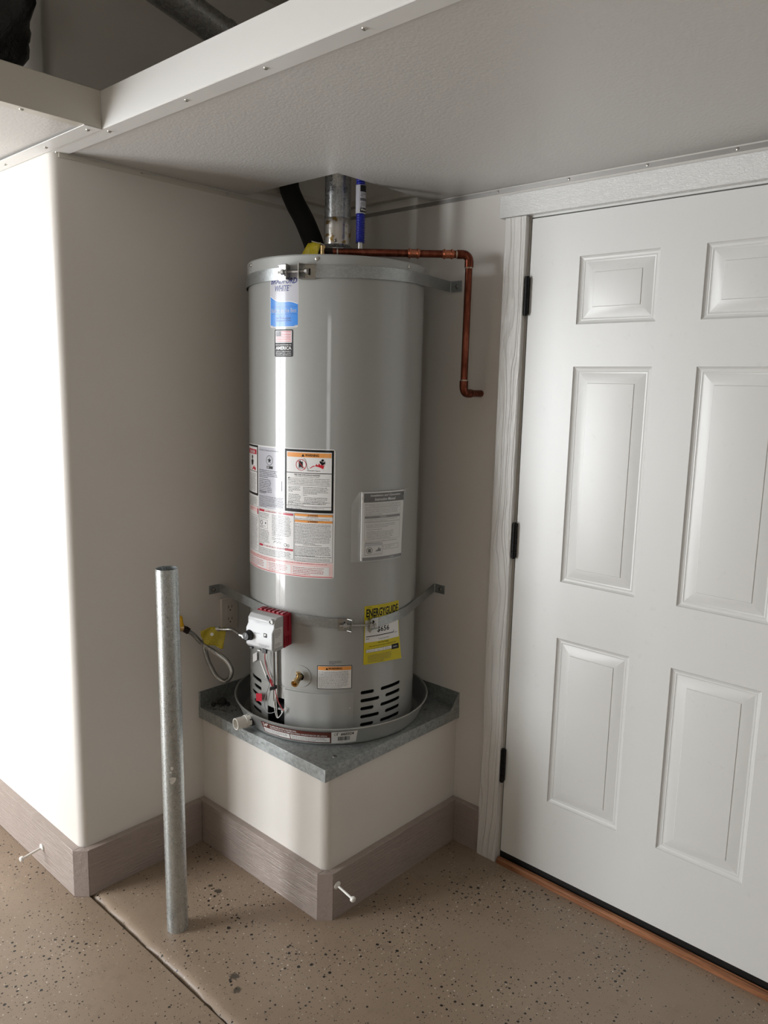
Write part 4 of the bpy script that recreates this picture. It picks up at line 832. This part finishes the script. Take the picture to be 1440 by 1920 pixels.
rows = []; TG = [[(.085, -.678, .785), (.095, -.645, .793), (.12, -.605, .790)], [(.088, -.677, .765), (.105, -.648, .768), (.122, -.608, .768)], [(.098, -.675, .745), (.110, -.649, .735), (.122, -.618, .720)]]
def bil(TG, a, b):
    R_ = [[Vector(p) for p in r] for r in TG]
    def ln(r, t): t *= 2; i = min(int(t), 1); return r[i].lerp(r[i+1], t-i)
    t = b*2; j = min(int(t), 1); return ln(R_[j], a).lerp(ln(R_[j+1], a), t-j)
m = MB(); m.grid([[bil(TG, i/12, j/8)+Vector((.004, -.004, 0))*math.sin(i*.8+j*.7)+Vector((.012, -.010, .0)) for i in range(13)] for j in range(9)], 'yellow_film')
o = m.build('yellow_tag'); tag(o, 'yellow plastic tag wrapped around the corrugated gas hose', 'tag'); sm = o.modifiers.new('s', 'SOLIDIFY'); sm.thickness = .0008
sp_ = bil(TG, .52, .38)+Vector((.0185, -.0165, 0))
m = MB(); m.tube([sp_, sp_+Vector((.0008, -.0008, 0))], .0055, 'white_label', 14); k = m.build('white_sticker', o); k.matrix_parent_inverse = Matrix()
# ------------------------------------------------------------------ electrical outlet on the left alcove wall
ou = empty('wall_outlet', (0, -.510, .785), 'white double power outlet on the wall under the lower strap', 'outlet')
m = MB(); m.box(0, .012, -.546, -.474, .728, .845, 'outlet'); m.build('cover_plate', ou, bevel=.003)
m = MB(); m.box(.012, .0135, -.527, -.493, .745, .828, 'outlet'); rc = m.build('receptacle', ou, bevel=.0008)
m = MB()
for zc in (.808, .766):
    m.box(.0133, .0138, -.5185, -.5165, zc, zc+.010, 'slot_dark'); m.box(.0133, .0138, -.5045, -.5025, zc, zc+.009, 'slot_dark'); m.cyl((.0132, -.5105, zc-.007), (.0138, -.5105, zc-.007), .0026, 'slot_dark', 10)
o = m.build('socket_slots', rc); o['kind'] = 'stuff'
for z in (.837, .7365): screw_head('plate_screw', (.012, -.510, z), (1, 0, 0), .003, ou, 'outlet', .4)
# ------------------------------------------------------------------ steel post
BX, BY, BR = .338, -.945, .0300
po = empty('steel_post', (BX, BY, 0), 'bare galvanised steel pipe standing on the floor left of the pedestal', 'post')
HT = 1.078; lx, ly = .004, -.012
m = MB(); t0, t1 = Vector((BX, BY, -.002)), Vector((BX+lx, BY+ly, HT))
m.tube([t0, t0.lerp(t1, .5), t1, t1, t1.lerp(t0, .33)], [BR, BR, BR, BR-.0028, BR-.0028], 'galv_post', 48, caps=False); m.tube([t1.lerp(t0, .328), t1.lerp(t0, .33)], BR-.0028, 'slot_dark', 32); m.build('pipe', po, sharp=40)
m = MB(); q0 = Vector((BX+.0018, BY-.005, .502)); 
for k, (da, dz, sx, sz) in enumerate(((-38, .012, .004, .006), (-44, .0, .003, .003), (-34, -.022, .008, .010), (-40, -.030, .005, .005), (-60, .05, .0025, .008))):
    a = math.radians(da); c_ = Vector((math.cos(a), math.sin(a), 0)); tt = Vector((-c_.y, c_.x, 0)); pts_ = []
    for j in range(9): b = 2*math.pi*j/9; pts_.append(q0+c_*(BR+.0006)+tt*sx*math.cos(b)*(1+.3*math.sin(3*b))+Vector((0, 0, dz+sz*math.sin(b)*(1+.2*math.cos(2*b)))))
    m.add(pts_, [tuple(range(9))], 'pvc')
o = m.build('paint_splash', po, smooth=False); o['kind'] = 'stuff'
# ------------------------------------------------------------------ door stops on the baseboards
def stop(p, d, length, label):
    p = Vector(p); d = Vector(d); e = empty('door_stop', tuple(p), label, 'door stop', 'white rod door stops on the baseboards')
    m = MB(); m.tube([p-d*.001, p+d*.003, p+d*.006, p+d*.007], [.0125, .0125, .008, .004], 'door_stop', 20); m.build('base_plate', e, bevel=.0005)
    m = MB(); m.tube([p+d*.005, p+d*(length-.01)], .0036, 'door_stop', 12); m.build('rod', e)
    m = MB(); m.tube([p+d*(length-.012), p+d*(length-.010), p+d*(length-.003), p+d*length], [.006, .0085, .0085, .006], 'door_stop', 16); m.build('rubber_tip', e, bevel=.0005)
stop((A+T, -.594, .108), Vector((1, -.03, -.16)).normalized(), .076, 'white rod door stop on the pedestal baseboard corner')
stop((-.226, -L-T, .066), Vector((0, -1, -.16)).normalized(), .074, 'white rod door stop on the baseboard at the left edge')
# ------------------------------------------------------------------ loose dark chips on the floor
random.seed(9); chips = [(.447, -.845, .0055), (.430, -.800, .003), (.62, -.965, .004), (.95, -.43, .0025), (.30, -.79, .004)]
for (x, y, r), cl in zip(chips, ('largest dark chip on the floor between post and pedestal corner', 'small dark chip nearer the pedestal than the largest chip', 'dark chip beside the smudges in the front of the alcove floor', 'single dark chip on the floor in front of the door', 'dark chip beside the smudge behind the steel post')):
    m = MB(); P = [(x+r*(1+.35*random.uniform(-1, 1))*math.cos(a), y+r*(1+.35*random.uniform(-1, 1))*math.sin(a)) for a in [2*math.pi*k/8 for k in range(8)]]
    m.prism(P, .0002, .0012, 'dirt'); o = m.build('paint_chip', smooth=False); tag(o, cl, 'chip', 'loose dark chips on the floor')
